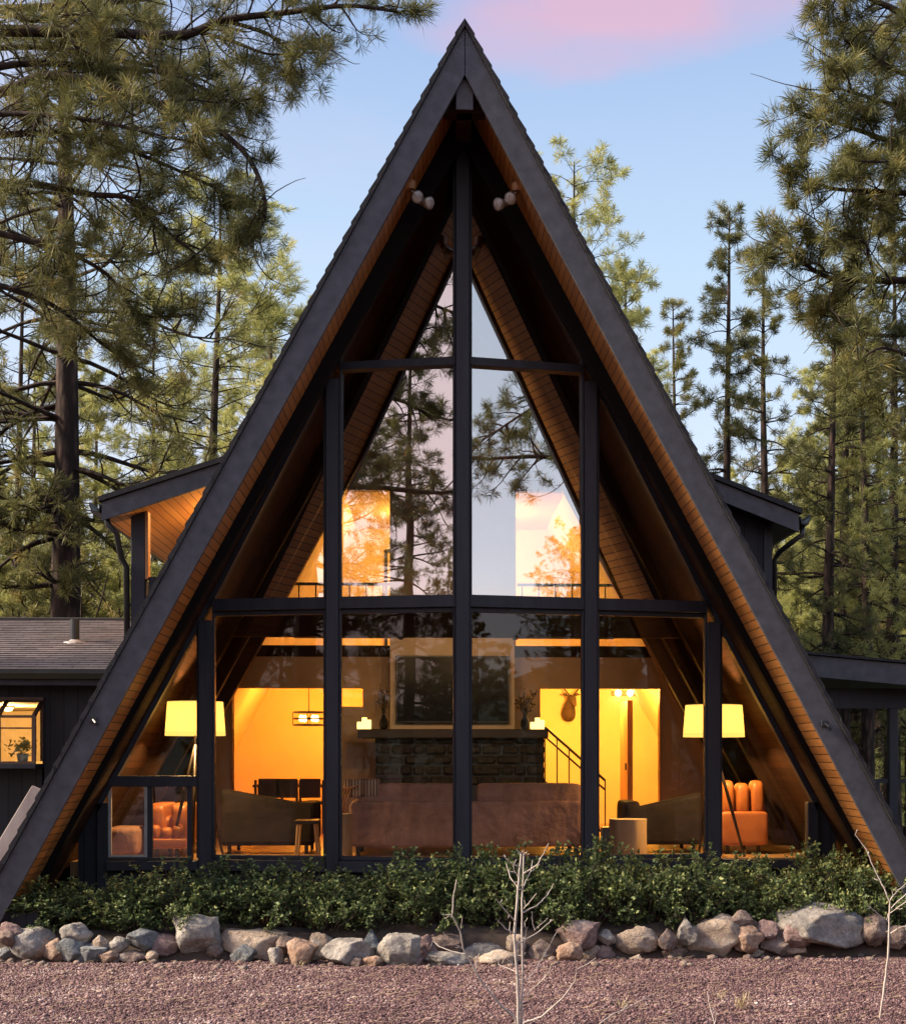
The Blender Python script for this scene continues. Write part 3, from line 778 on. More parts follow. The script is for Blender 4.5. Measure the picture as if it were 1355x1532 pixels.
# floor lamps
def lamp(u0, u1, Y, vt, vb, lab, ub, power):
    a, b = at(u0,vt,Y), at(u1,vb,Y); cx = (a.x+b.x)/2; r = (b.x-a.x)/2
    t = thing('floor_lamp', (cx, Y, ZF), lab, 'lamp', 'lit drum-shade floor lamps')
    h = a.z-b.z
    MB().lathe([(r*.99,b.z+.045-ZF),(r*.92,a.z-ZF)], (cx,Y,ZF), 48, False).build('lamp_shade', M['shade'], t, smooth=True)
    MB().lathe([(r*1.0,b.z-ZF),(r*.99,b.z+.044-ZF)], (cx,Y,ZF), 48, False).build('shade_rim', M['shade_trim'], t, smooth=True)
    MB().lathe([(.012,b.z-.25-ZF),(.012,b.z+.12-ZF)], (cx,Y,ZF), 10).build('stem', darkwood, t)
    MB().lathe([(r*.915,a.z-ZF-.012),(r*.32,a.z-ZF-.012)], (cx,Y,ZF), 40, False).build('added_top_disc', M['shade_trim'], t)  # added disc, limits the light thrown up onto the ceiling
    bl = MB(); bl.lathe([(0,0),(.02,.01),(.035,.05),(.03,.09),(0,.11)], (cx,Y,b.z+.13), 14, False); bl.build('bulb', M['bulb'], t, smooth=True)
    for k in range(3):
        an = ub + k*2.0944
        MB().tube([(cx,Y,b.z-.10),(cx+.16*math.cos(an),Y+.16*math.sin(an),(b.z+ZF)/2),(cx+.34*math.cos(an),Y+.34*math.sin(an),ZF)], [.014,.020,.014], 8).build('leg', darkwood, t, smooth=True)
    ld = bpy.data.lights.new('lamp_light', 'POINT'); ld.energy = power; ld.color = (1,.60,.22); ld.shadow_soft_size = .06
    lo = bpy.data.objects.new('lamp_light', ld); COL.objects.link(lo); lo.parent = t; lo.location = (0,0,b.z+.16-ZF)
    return t
lamp(247, 337, 15.98, 1050, 1101, 'lit cream drum floor lamp behind the left glass post', .6, LP)
lamp(1022, 1113, 15.98, 1055, 1103, 'lit cream drum floor lamp behind the right glass post', 1.9, LP)

# television, mantel, fireplace
tv = thing('television', (0, YB-.37, 2.6), 'large black flat television mounted on the chimney above the mantel', 'television')
ta, tb_ = at(592,981,YB-.40), at(762,1082,YB-.40)
M['screen'] = mat_rough('dark_screen', (.006,.006,.007), (.008,.008,.009), 2, .3, bump=0, spec=.08)
MB().bbox(ta.x, tb_.x, YB-.42, YB-.341, tb_.z, ta.z, .008).build('bezel', M['black'], tv)
MB().box(ta.x+.02, tb_.x-.02, YB-.424, YB-.4205, tb_.z+.025, ta.z-.02).build('screen', M['screen'], tv)
stone = mat_rough('dark_fireplace_stone', (.004,.003,.002), (.020,.013,.009), 7, .7, (1,1,1), .9, 9, bdist=.05)
fp = thing('fireplace', (0, YB-.5, ZF), 'dark stone fireplace with a heavy black mantel behind the sofa', 'fireplace')
fa, fb = at(560,1105,YB-.6), at(815,1105,YB-.6)
# stone surround from stacked stones
rnd = random.Random(3); st = MB(); z = ZF+.002; zt = at(0,1104,YB-.6).z
ox0, ox1, oz = at(640,0,YB-.6).x, at(745,0,YB-.6).x, 1.45
while z < zt-.02:
    h = min(rnd.uniform(.12,.22), zt-z); x = fa.x
    if zt-z-h < .06: h = zt-z
    while x < fb.x-.01:
        w = min(rnd.uniform(.16,.40), fb.x-x)
        if fb.x-x-w < .08: w = fb.x-x
        if not (z < oz and x+w > ox0 and x < ox1):
            st.bbox(x+.006, x+w-.006, YB-.60+rnd.uniform(-.02,.03), YB-.345, z+.006, z+h-.006, .03)
        x += w
    z += h
st.build('stone_surround', stone, fp)
MB().box(fa.x+.01, fb.x-.01, YB-.56, YB-.343, ZF+.003, zt-.003).build('firebox', M['black'], fp)
ma, mb_ = at(535,1091,YB-.68), at(820,1105,YB-.68)
MB().bbox(ma.x, mb_.x, YB-.70, YB-.343, mb_.z, ma.z, .012).build('mantel', darkwood, fp)
zm = ma.z
# candles on the mantel
for (us, lab, pc) in (((538,545,551), 'cluster of lit pillar candles on the left end of the mantel', -1), ((797,804,811), 'cluster of lit pillar candles on the right end of the mantel', 1)):
    c = at(us[1],1090,YB-.55); t = thing('pillar_candles', (c.x, YB-.55, zm), lab, 'candles')
    for i, u in enumerate(us):
        p = at(u,1090,YB-.55); h = (.10,.16,.13)[i]
        MB().lathe([(.035,.002),(.037,h*.5),(.035,h),(0,h)], (p.x,YB-.55+.03*i,zm), 12, False).build('candle', M['candle'], t, smooth=True)
# dried branches in vases
def vase(u, lab, hgt, seed):
    p = at(u,1090,YB-.5); t = thing('branch_vase', (p.x, YB-.5, zm), lab, 'vase'); rnd = random.Random(seed)
    MB().lathe([(.04,.001),(.06,.06),(.05,.13),(.025,.17),(.03,.19)], (p.x,YB-.5,zm), 14, True).build('vase', leather_d, t, smooth=True)
    m = MB(); lf = MB()
    for k in range(16):
        an = rnd.uniform(0,6.28); sp = rnd.uniform(.03,.20); h = rnd.uniform(.5,1)*hgt
        pts = [(p.x,YB-.5,zm+.15),(p.x+sp*.4*math.cos(an),YB-.5+sp*.4*math.sin(an)*.5,zm+.15+h*.5),(p.x+sp*math.cos(an),YB-.5+sp*math.sin(an)*.5,zm+.15+h)]
        m.tube(pts, [.004,.003,.002], 4)
        for j in range(12):
            q = Vector(pts[1]).lerp(Vector(pts[2]), rnd.random()); s = .025
            a1 = Vector((rnd.uniform(-1,1),rnd.uniform(-1,1),rnd.uniform(-1,1)))*s; a2 = Vector((rnd.uniform(-1,1),rnd.uniform(-1,1),rnd.uniform(-1,1)))*s
            lf.add([q, q+a1, q+a1+a2, q+a2], [(0,1,2,3)])
    m.build('branches', darkwood, t); lf.build('dried_leaves', mat_rough('dried_leaves',(.05,.03,.015),(.10,.06,.03),9,.8), t)
vase(574, 'dark vase of dried branches left of the television', .45, 4)
vase(785, 'dark vase of dried branches right of the television', .40, 9)

# stair railing in front of the right opening
sr = MB(); q0, q1 = at(815,1088,YB-.5), at(905,1168,YB-.5); pr = lambda t, dz=0: (q0.x+(q1.x-q0.x)*t, YB-.5, q0.z+(q1.z-q0.z)*t+dz)
sr.tube([pr(0), pr(1)], .018, 8); sr.tube([pr(0,-.13), pr(1,-.13)], .014, 8); sr.tube([pr(0,-.75), pr(1,-.75)], .016, 8)
for k in range(6):
    t_ = k/5; sr.tube([pr(t_), pr(t_,-.80 if q0.z+(q1.z-q0.z)*t_-.8 > ZF else -(q0.z+(q1.z-q0.z)*t_-ZF))], .010, 6)
sr.build('stair_railing', M['black'], house)
# deer head on the wall of the right room
dp = at(852,1055,YR-.25)
dm = thing('deer_head_mount', (dp.x, YR-.1, dp.z), 'dark mounted deer head on the lit wall behind the stair railing', 'wall trophy')
fur = mat_rough('deer_fur', (.06,.035,.02), (.12,.075,.045), 12, .85, bump=.4)
hm = MB(); z = dp.z
hm.tube([(dp.x,YR-.01,z-.16),(dp.x,YR-.12,z-.10),(dp.x+.01,YR-.20,z+.02),(dp.x+.03,YR-.26,z+.08)], [.12,.11,.08,.06], 12)
hm.tube([(dp.x+.02,YR-.22,z+.11),(dp.x+.04,YR-.30,z+.09),(dp.x+.06,YR-.40,z+.02),(dp.x+.07,YR-.45,z-.01)], [.06,.065,.038,.024], 12)
hm.build('head', fur, dm, smooth=True)
for s2 in (-1,1):
    MB().tube([(dp.x+.03+s2*.04,YR-.24,z+.14),(dp.x+.03+s2*.10,YR-.22,z+.18),(dp.x+.03+s2*.15,YR-.22,z+.17)], [.012,.025,.004], 8).build('ear', fur, dm, smooth=True)
    an_ = MB(); b_ = Vector((dp.x+.03+s2*.03, YR-.25, z+.16))
    pts = [b_, b_+Vector((s2*.10,.02,.12)), b_+Vector((s2*.16,-.02,.26)), b_+Vector((s2*.10,-.08,.38))]
    an_.tube(pts, [.014,.012,.010,.004], 6); an_.tube([pts[1], pts[1]+Vector((0,-.04,.12))], [.009,.003], 6); an_.tube([pts[2], pts[2]+Vector((s2*.07,0,.10))], [.008,.003], 6)
    an_.build('antler', fur, dm, smooth=True)
MB().lathe([(0,0)], (0,0,0), 3) if False else None

# pendant and dining set in the left room
YP = 21.8
pa_, pb_ = at(438,1066,YP), at(486,1085,YP); cx = (pa_.x+pb_.x)/2; r = (pb_.x-pa_.x)/2
pd = thing('pendant_lamp', (cx, YP, ZL-.30), 'lit ring pendant lamp hanging in the bright left room', 'lamp')
m = MB()
for zz in (pa_.z, (pa_.z+pb_.z)/2, pb_.z): m.lathe([(r,-.012),(r,.012),(r-.012,.012),(r-.012,-.012),(r,-.012)], (cx,YP,zz), 28, False)
for k in range(4): 
    an = k*1.571; m.box(cx+r*math.cos(an)-.006, cx+r*math.cos(an)+.006, YP+r*math.sin(an)-.006, YP+r*math.sin(an)+.006, pb_.z, pa_.z)
m.tube([(cx,YP,pa_.z),(cx,YP,ZL-.30)], .008, 6); m.tube([(cx-r,YP,pa_.z),(cx+r,YP,pa_.z)], .006, 6)
m.build('ring_frame', M['black'], pd)
bl = MB()
for k in range(4):
    an = .6+k*1.571; bl.lathe([(0,-.05),(.03,-.03),(.035,0),(.02,.05),(0,.055)], (cx+r*.55*math.cos(an),YP+r*.55*math.sin(an),(pa_.z+pb_.z)/2), 10, False)
bl.build('bulbs', M['bulb'], pd, smooth=True)
dt = thing('dining_table', (cx, YP, ZF), 'dark dining table under the ring pendant in the left room', 'table')
MB().bbox(cx-.8,cx+.7,YP-.4,YP+.5,ZF+.66,ZF+.70,.006).build('tabletop', darkwood, dt)
for px in (cx-.7,cx+.6):
    for py in (YP-.3,YP+.4): MB().box(px-.03,px+.03,py-.03,py+.03,ZF+.001,ZF+.659).build('leg', darkwood, dt)
def dchair(x, y, lab):
    t = thing('dining_chair', (x,y,ZF), lab, 'chair', 'dining chairs in the left room')
    MB().bbox(x-.21,x+.21,y-.2,y+.2,ZF+.42,ZF+.47,.01).build('seat', darkwood, t)
    MB().bbox(x-.15,x+.15,y-.22,y-.185,ZF+.52,ZF+.80,.01).build('backrest', darkwood, t)
    for px in (x-.19,x+.19):
        MB().box(px-.018,px+.018,y-.222,y-.19,ZF+.001,ZF+.78).build('leg', darkwood, t); MB().box(px-.018,px+.018,y+.16,y+.195,ZF+.001,ZF+.419).build('leg', darkwood, t)
for u, lab in ((405,'dark dining chair at the left side of the dining table'), (432,'dark dining chair in the middle of the dining table'), (466,'dark dining chair at the right end of the dining table')):
    dchair(at(u,1170,YP-.7).x, YP-.75, lab)

# fittings that light the rooms
def ceiling_fitting(x, y, z, lab, power, col, name='ceiling_lamp', sz=.15, wall=False):
    t = thing(name, (x,y,z), lab, 'lamp')
    MB().lathe([(0,-.001),(.16,-.001),(.16,-.03),(.14,-.03)], (x,y,z), 20, False).build('base', M['black'], t)
    MB().lathe([(.14,-.031),(.11,-.09),(0,-.11)], (x,y,z), 20, False).build('diffuser', M['bulb'], t, smooth=True)
    ld = bpy.data.lights.new('room_light', 'POINT'); ld.energy = power; ld.color = col; ld.shadow_soft_size = sz
    lo = bpy.data.objects.new('room_light', ld); COL.objects.link(lo); lo.parent = t; lo.location = (0,0,-.30)
ceiling_fitting(-1.9, 22.0, ZL-.301, 'round ceiling lamp in the bright left room', RP*.75, (1,.33,.035))
ceiling_fitting(2.1, 21.6, ZL-.301, 'round ceiling lamp in the bright right room', RP*1.1, (1,.48,.075))
ceiling_fitting(-.50, 21.9, 5.639, 'round ceiling lamp in the left half of the loft', RP*.42, (1,.54,.14), 'ceiling_lamp')
ceiling_fitting(.45, 21.9, 5.639, 'round ceiling lamp in the right half of the loft', RP*.42, (1,.55,.15), 'ceiling_lamp')
# bath-bar light on the far right wall
va, vb = at(916,1037,YR-.1), at(1004,1037,YR-.1)
vl = thing('wall_light_bar', ((va.x+vb.x)/2, YR-.05, va.z), 'row of bright bulbs on the wall of the bright right room', 'lamp')
MB().bbox(va.x,vb.x,YR-.04,YR-.001,va.z-.04,va.z+.04,.006).build('backplate', M['trimwood'], vl)
bl = MB()
for k in range(5):
    x = va.x+(vb.x-va.x)*(k+.5)/5; bl.lathe([(0,-.055),(.04,-.04),(.055,0),(.04,.04),(0,.055)], (x,YR-.09,va.z), 14, False)
bl.build('bulbs', M['bulb'], vl, smooth=True)
# dormer balcony lamp and the wing's kitchen lamp
def small_lamp(x,y,z,lab,power,col=(1,.6,.22)):
    t = thing('ceiling_lamp', (x,y,z), lab, 'lamp')
    MB().lathe([(0,0),(.09,0),(.09,-.02),(.07,-.02)], (x,y,z), 16, False).build('base', M['black'], t)
    MB().lathe([(.07,-.021),(.05,-.06),(0,-.07)], (x,y,z), 16, False).build('diffuser', M['bulb'], t, smooth=True)
    ld = bpy.data.lights.new('room_light', 'POINT'); ld.energy = power; ld.color = col; ld.shadow_soft_size = .08
    lo = bpy.data.objects.new('room_light', ld); COL.objects.link(lo); lo.parent = t; lo.location = (0,0,-.16)
small_lamp(-2.45, 17.6, zc(-2.45)-.05, 'small porch lamp under the lit cedar ceiling of the left dormer', DP)
small_lamp(wr.x-.8, YW+1.3, ze-.352, 'round ceiling lamp inside the low side wing', WP)
# potted plant in the garden window
pp = at(34,1140,YW-.2)
pt = thing('potted_plant', (pp.x, YW-.2, zb), 'small potted plant with yellow flowers in the garden window', 'plant')
MB().lathe([(.05,.001),(.07,.12),(.075,.12),(0,.12)], (pp.x,YW-.2,zb), 14, True).build('pot', M['whiteframe'], pt)
lf = MB(); rnd = random.Random(8)
for k in range(160):
    q = Vector((pp.x,YW-.2,zb+.2))+Vector((rnd.gauss(0,.06),rnd.gauss(0,.05),rnd.gauss(0,.05))); a1 = Vector((rnd.uniform(-1,1),rnd.uniform(-1,1),rnd.uniform(-1,1)))*.03; a2 = Vector((rnd.uniform(-1,1),rnd.uniform(-1,1),rnd.uniform(-1,1)))*.03
    lf.add([q, q+a1, q+a1+a2, q+a2], [(0,1,2,3)])
lf.build('leaves', mat_rough('yellow_green_petals',(.10,.16,.03),(.55,.42,.05),20,.7,bump=0), pt)

# added track light, unseen behind the collar beam, to brighten the chimney
tk = thing('added_track_light', (0, 17.42, 3.44), 'added black track light, unseen behind the collar beam, brightening the chimney', 'lamp')
MB().box(-.9,.9,17.362,17.40,3.46,3.50).build('rail', M['black'], tk)
for x in (-.7, 0, .7):
    h = MB(); h.tube([(x,17.38,3.46),(x,17.42,3.40)], .012, 6); h.tube([(x,17.40,3.41),(x,17.50,3.37)], [.035,.05], 12); h.build('head', M['black'], tk, smooth=True)
    ld = bpy.data.lights.new('added_track_spot', 'SPOT'); ld.energy = TP; ld.color = (1,.62,.30); ld.spot_size = R(110); ld.spot_blend = .8; ld.shadow_soft_size = .05
    lo = bpy.data.objects.new('added_track_spot', ld); COL.objects.link(lo); lo.parent = tk; lo.location = (x,.10,-.09); lo.rotation_euler = (R(70),0,0)
# ------------------------------------------------------------------ pines
def mat_needles(name, dark, light, warm, transl=.35):
    m, nt, out = newmat(name)
    at_ = N(nt, 'ShaderNodeAttribute'); at_.attribute_name = 'tone'
    oi = N(nt, 'ShaderNodeObjectInfo')
    n = noise_(nt, coords(nt, 'Object'), .9, 3)
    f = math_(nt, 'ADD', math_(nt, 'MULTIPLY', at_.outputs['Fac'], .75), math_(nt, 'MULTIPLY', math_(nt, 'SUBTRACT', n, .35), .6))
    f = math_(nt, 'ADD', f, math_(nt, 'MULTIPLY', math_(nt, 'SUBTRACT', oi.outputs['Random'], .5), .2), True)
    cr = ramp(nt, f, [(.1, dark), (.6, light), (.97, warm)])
    d = N(nt, 'ShaderNodeBsdfPrincipled'); d.inputs['Roughness'].default_value = .55; d.inputs['Specular IOR Level'].default_value = .3
    t = N(nt, 'ShaderNodeBsdfTranslucent')
    L(nt, cr.outputs[0], d.inputs['Base Color']); L(nt, cr.outputs[0], t.inputs[0])
    mx = N(nt, 'ShaderNodeMixShader'); mx.inputs[0].default_value = transl
    L(nt, d.outputs[0], mx.inputs[1]); L(nt, t.outputs[0], mx.inputs[2]); L(nt, mx.outputs[0], out.inputs[0]); return m
def mat_bark(name, c1, c2):
    m, nt, out = newmat(name)
    vec = coords(nt, 'Object', (1,1,.28))
    v = N(nt, 'ShaderNodeTexVoronoi'); v.inputs['Scale'].default_value = 9; L(nt, vec, v.inputs['Vector'])
    n = noise_(nt, vec, 20, 6, .7)
    f = math_(nt, 'ADD', math_(nt, 'MULTIPLY', v.outputs['Distance'], .9), math_(nt, 'MULTIPLY', n, .5))
    cr = ramp(nt, f, [(.2, c2), (.8, c1)])
    p = N(nt, 'ShaderNodeBsdfPrincipled'); p.inputs['Roughness'].default_value = .9; p.inputs['Specular IOR Level'].default_value = .2
    L(nt, cr.outputs[0], p.inputs['Base Color']); L(nt, bump_(nt, math_(nt,'MULTIPLY',f,-1.0), .9, .03), p.inputs['Normal'])
    L(nt, p.outputs[0], out.inputs[0]); return m
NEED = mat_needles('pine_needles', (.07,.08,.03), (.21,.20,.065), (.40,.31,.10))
NEEDF = mat_needles('sun_tinted_pine_needles', (.25,.26,.09), (.50,.49,.17), (.70,.60,.24), .45)  # brighter copy of the needles, sunlight put into its colours
BARK = mat_bark('pine_bark', (.030,.021,.018), (.125,.080,.060))
TWIG = mat_bark('dark_twig_bark', (.028,.020,.016), (.075,.048,.036))

class Tuft:
    def __init__(s): s.p = []; s.d = []; s.s = []; s.t = []
    def add(s, p, d, size, tone): s.p.append(tuple(p)); s.d.append(tuple(d)); s.s.append(size); s.t.append(tone)
    def arrays(s, K, w, rng, spread=1.0):
        P = np.array(s.p); D = np.array(s.d); Sz = np.array(s.s); T = np.array(s.t); n = len(P)
        D = D/np.maximum(np.linalg.norm(D, axis=1, keepdims=True), 1e-6)
        r = rng.normal(size=(n, K, 3)); r /= np.linalg.norm(r, axis=2, keepdims=True)
        dirs = r*spread + D[:, None, :]*rng.uniform(.35, 1.25, (n, K, 1)); dirs /= np.linalg.norm(dirs, axis=2, keepdims=True)
        ln = Sz[:, None, None]*rng.uniform(.75, 1.05, (n, K, 1))
        base = P[:, None, :] - D[:, None, :]*Sz[:, None, None]*rng.uniform(0, .55, (n, K, 1))
        tip = base + dirs*ln
        tip[:, :, 2] -= (ln[:, :, 0]**2)*.25
        side = np.cross(dirs, rng.normal(size=(n, K, 3))); side /= np.maximum(np.linalg.norm(side, axis=2, keepdims=True), 1e-6)
        b2 = base + side*w*.5; b1 = base - side*w*.5
        mid1 = base + dirs*ln*.55 - side*w*.6; mid2 = base + dirs*ln*.55 + side*w*.6
        V = np.stack([b1, mid1, tip, mid2], axis=2).reshape(-1, 3)
        m = n*K; Fc = np.arange(m*4).reshape(m, 4)
        tone = np.repeat(np.clip(T[:, None] + rng.uniform(-.18, .18, (n, K)), 0, 1).reshape(-1), 4)
        return V, Fc, tone

class Tubes:
    def __init__(s): s.V = []; s.F = []; s.n = 0
    def add(s, path, rad, n=5):
        V, Fc = tube_arrays(path, rad, n, False); b = s.n
        s.V += V; s.F += [tuple(i+b for i in f) for f in Fc]; s.n += len(V)
    def arr(s): return np.array(s.V), np.array(s.F)

def rvec(r): 
    v = Vector((r.gauss(0,1), r.gauss(0,1), r.gauss(0,1))); return v.normalized()

def twig(tb, tf, p, d, ln, rad, r, size, tone, curl=.5, leaf=1.0, n=5, density=1.0):
    """curving twig carrying needle tufts at its end"""
    pts = [p]; q = p; dd = d.normalized(); bend = rvec(r)*curl
    for i in range(n):
        dd = (dd + bend*.35 + rvec(r)*.18 + Vector((0,0,.16))).normalized(); q = q + dd*ln/n; pts.append(q)
    tb.add(pts, [rad*(1-.75*i/n) for i in range(n+1)], 3)
    if r.random() < .05: tone = 1.15
    if r.random() < leaf:
        tf.add(pts[-1], dd, size*r.uniform(.8,1.15), tone+r.uniform(-.15,.15))
        if r.random() < .75*density: tf.add(pts[-2], (pts[-2]-pts[-3]), size*r.uniform(.7,.95), tone+r.uniform(-.25,.1))
        if r.random() < .45*density: tf.add(pts[-3], (pts[-3]-pts[-4]), size*r.uniform(.6,.85), tone+r.uniform(-.3,.05))
    return pts

def branch(tb, tf, p, d, ln, rad, r, size, tone, sub=6, droop=.1, density=1.0, bare=.35, leaf=.92, subl=.38):
    n = 7; pts = [p]; q = p; dd = d.normalized(); w = rvec(r)*.12
    for i in range(n):
        t = i/n
        dd = (dd + w + rvec(r)*.10 + Vector((0,0,-droop if t < .55 else droop*1.6))).normalized(); q = q + dd*ln/n; pts.append(q)
    tb.add(pts, [rad*(1-.8*i/n) for i in range(n+1)], 4)
    for k in range(sub):
        t = bare + (1-bare)*(k+r.random())/sub; i = min(int(t*n), n-1); f = t*n-i
        b = pts[i].lerp(pts[i+1], f); ax = (pts[i+1]-pts[i]).normalized()
        s = ax.cross(rvec(r)).normalized()
        dd2 = (ax*.7 + s*.9 + Vector((0,0,.15))).normalized()
        tp = twig(tb, tf, b, dd2, ln*subl*(1.15-t*.6)*r.uniform(.6,1.2), rad*.42, r, size, tone, .5, leaf, 4, density)
        if r.random() < .55:
            twig(tb, tf, tp[2], (tp[2]-tp[1])*6 + rvec(r)*.8, ln*subl*.5*r.uniform(.5,1), rad*.28, r, size, tone, .6, leaf, 4, density)
    tf.add(pts[-1], dd, size*1.1, tone+.05)
    return pts

def pine_meshes(seed, H, z0, Rw, nwh, size, K, w, r0, shape='cone', subs=5, top_tone=.25, lean=0.0, dead=6, bare=.3):
    """returns trunk/branches/crown mesh data for a tree of height H standing at the origin"""
    r = random.Random(seed); rng = np.random.default_rng(seed)
    trunk = Tubes(); tb = Tubes(); tf = Tuft()
    n = 16; px, py = r.uniform(0,6), r.uniform(0,6)
    def axis(z): t = z/H; return Vector((lean*t*t*H + .10*math.sin(px+t*5)*t, .10*math.sin(py+t*4)*t, z))
    trunk.add([axis(H*i/n) for i in range(n+1)], [max(.012, r0*(1-.92*(i/n)**.9))*(1.25 if i == 0 else 1) for i in range(n+1)], 12)
    for k in range(nwh):
        t = (k+r.random()*.7)/nwh; z = z0 + (H-z0)*t
        if shape == 'cone': rad = Rw*(1-t)**.75 + .18
        elif shape == 'column': rad = Rw*(.35+.65*math.sin(math.pi*min(1,(1-t)*1.3+.12)/1.45))*(1-.65*t) + .22
        else: rad = Rw*math.sin(math.pi*(.12+.83*(1-t)))**.8 + .2
        for j in range(r.choice((2,3,3,4))):
            an = r.uniform(0, 6.283); el = -.05 + .75*t**1.5 + r.uniform(-.15,.2)
            d = Vector((math.cos(an)*math.cos(el), math.sin(an)*math.cos(el), math.sin(el)))
            ln = rad*r.uniform(.6,1.15)
            branch(tb, tf, axis(z), d, ln, max(.010, r0*.18*(1-t*.7)), r, size, .35+top_tone*t+r.uniform(-.12,.12), max(3,int(subs*(.5+ln/Rw*.7))), .10, 1.0, bare, .95)
    for k in range(dead):                 # bare dead snags under the crown
        z = z0*r.uniform(.45,1.05); an = r.uniform(0,6.283); d = Vector((math.cos(an), math.sin(an), r.uniform(-.2,.2)))
        twig(tb, tf, axis(z), d, Rw*r.uniform(.3,.8), r0*.11, r, size, 0, .5, 0, 6)
    tf.add(axis(H), Vector((0,0,1)), size*1.2, .5)
    return trunk.arr(), tb.arr(), tf.arrays(K, w, rng)

def make_pine(name, loc, label, group, arrs, need=None, bark=None):
    t = thing(name, loc, label, 'tree', group)
    (tv_, tf_), (bv, bf), (nv, nf, tone) = arrs
    mesh_obj('trunk', tv_, tf_, bark or BARK, t, smooth=True, local=True)
    mesh_obj('branches', bv, bf, bark or TWIG, t, smooth=True, local=True)
    mesh_obj('crown', nv, nf, need or NEED, t, local=True, attr=tone)
    return t

protos = {}
def proto(key):
    spec = {
     'thin':  dict(seed=11, H=15, z0=3.4, Rw=1.25, nwh=34, size=.21, K=20, w=.011, r0=.20, shape='column', subs=5),
     'thinb': dict(seed=27, H=15, z0=4.6, Rw=1.45, nwh=32, size=.21, K=20, w=.011, r0=.24, shape='column', subs=5),
     'mid':   dict(seed=35, H=16, z0=3.0, Rw=2.3, nwh=36, size=.22, K=22, w=.012, r0=.25, shape='cone', subs=7),
     'midb':  dict(seed=48, H=16, z0=2.2, Rw=2.0, nwh=38, size=.22, K=22, w=.012, r0=.18, shape='round', subs=7),
     'wide':  dict(seed=52, H=18, z0=4.0, Rw=3.3, nwh=34, size=.24, K=24, w=.012, r0=.36, shape='round', subs=10, dead=16),
     'low':   dict(seed=63, H=9,  z0=.8,  Rw=1.9, nwh=26, size=.22, K=22, w=.013, r0=.12, shape='cone', subs=7),
    }[key]
    if key not in protos: protos[key] = [pine_meshes(**spec), spec['H'], None, None]
    return protos[key]
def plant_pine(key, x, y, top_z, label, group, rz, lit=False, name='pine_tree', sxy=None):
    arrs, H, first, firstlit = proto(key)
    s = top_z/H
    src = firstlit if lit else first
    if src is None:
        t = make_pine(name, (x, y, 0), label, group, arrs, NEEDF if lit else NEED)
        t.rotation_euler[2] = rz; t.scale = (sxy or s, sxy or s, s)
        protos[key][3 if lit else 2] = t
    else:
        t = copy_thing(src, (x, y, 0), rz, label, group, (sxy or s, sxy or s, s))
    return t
def pine_uv(key, u, vtop, Y, label, group, rz, lit=False, sxy=None):
    p = at(u, vtop, Y)
    return plant_pine(key, p.x, Y, p.z, label, group, rz, lit, sxy=sxy)

G1 = 'tall pines rising behind the cabin'
pine_uv('wide', 97, -230, 24, 'tall thick-trunked pine rising behind the ridge of the shingled side wing', G1, .4)
pine_uv('midb', 318, 286, 29, 'yellow-green pine whose pointed top stands between the left branches and the gable', G1, 1.0, True, sxy=1.15)
pine_uv('midb', 858, 238, 27, 'yellow-tipped pine whose top shows just right of the gable, above the roof', G1, 2.2, True, sxy=.85)
pine_uv('thin', 1088, 312, 27, 'slim dark pine with a tufted top, the tallest against open sky right of the roof', G1, .3)
pine_uv('thinb', 1146, 398, 29, 'slim pine directly right of the tallest slim one', G1, 2.9)
pine_uv('thinb', 1240, 395, 23, 'dark-trunked pine standing over the porch roof', G1, 5.1)
pine_uv('mid', 1335, 330, 26, 'pine with a leaning dark trunk at the right edge over the porch', G1, 4.0)
pine_uv('thin', 1010, 455, 33, 'small distant pine with a dark tip low beside the roof slope', G1, 3.3)
pine_uv('mid', 935, 395, 36, 'pale green pine low behind the right roof slope', G1, 3.9, True)
pine_uv('midb', 230, 430, 33, 'bushy green pine between the thick trunk and the left dormer', G1, 2.6, True)
pine_uv('midb', 28, 300, 31, 'bushy pine behind the left end of the shingled wing', G1, 1.6)
pine_uv('wide', 405, 430, 38, 'broad pine close against the left roof slope', G1, .9, True)
rf = random.Random(77)
# the forest behind: individual pines
FL = [('left','pine among those crowding behind the shingled side wing','pines behind the side wing'), ('right','pine among those crowding behind the covered porch','pines behind the covered porch')]
used_ = []
for side, lab, grp in FL:
    cnt = 16 if side == 'left' else 17
    for k in range(cnt):
        Y = 32 + 62*(k/cnt)**1.25 + rf.uniform(-2,2)
        u = rf.uniform(-60, 460) if side == 'left' else rf.uniform(905, 1420)
        vt = (rf.uniform(470, 720) if side == 'left' else rf.uniform(520, 760)) + (0 if Y < 60 else 40)
        key = rf.choice(['mid','midb','thin','low','midb','mid','thinb'])
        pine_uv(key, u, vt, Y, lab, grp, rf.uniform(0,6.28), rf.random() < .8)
# understory: low bushy pines filling the gaps close to the ground
for k in range(34):
    left = k % 2 == 0
    u = rf.uniform(-40, 230) if left else rf.uniform(1080, 1400)
    Y = rf.uniform(28, 56)
    lab, grp = ('low bushy young pine behind the shingled side wing','young pines behind the side wing') if left else ('low bushy young pine behind the covered porch','young pines behind the covered porch')
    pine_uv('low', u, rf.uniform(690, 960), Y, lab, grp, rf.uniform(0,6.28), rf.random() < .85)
# trunks seen under the porch roof
for i, (u, Y) in enumerate(((1262, 25.5), (1281, 27), (1296, 24.5), (1316, 31))):
    pine_uv('thinb', u, 380+40*i, Y, ('pine trunk seen under the porch roof, nearest the cabin','second pine trunk under the porch roof','leaning pine trunk under the middle of the porch roof','pine trunk just left of the porch post')[i], 'pine trunks seen under the porch roof', 1.1*i, i % 2 == 0)

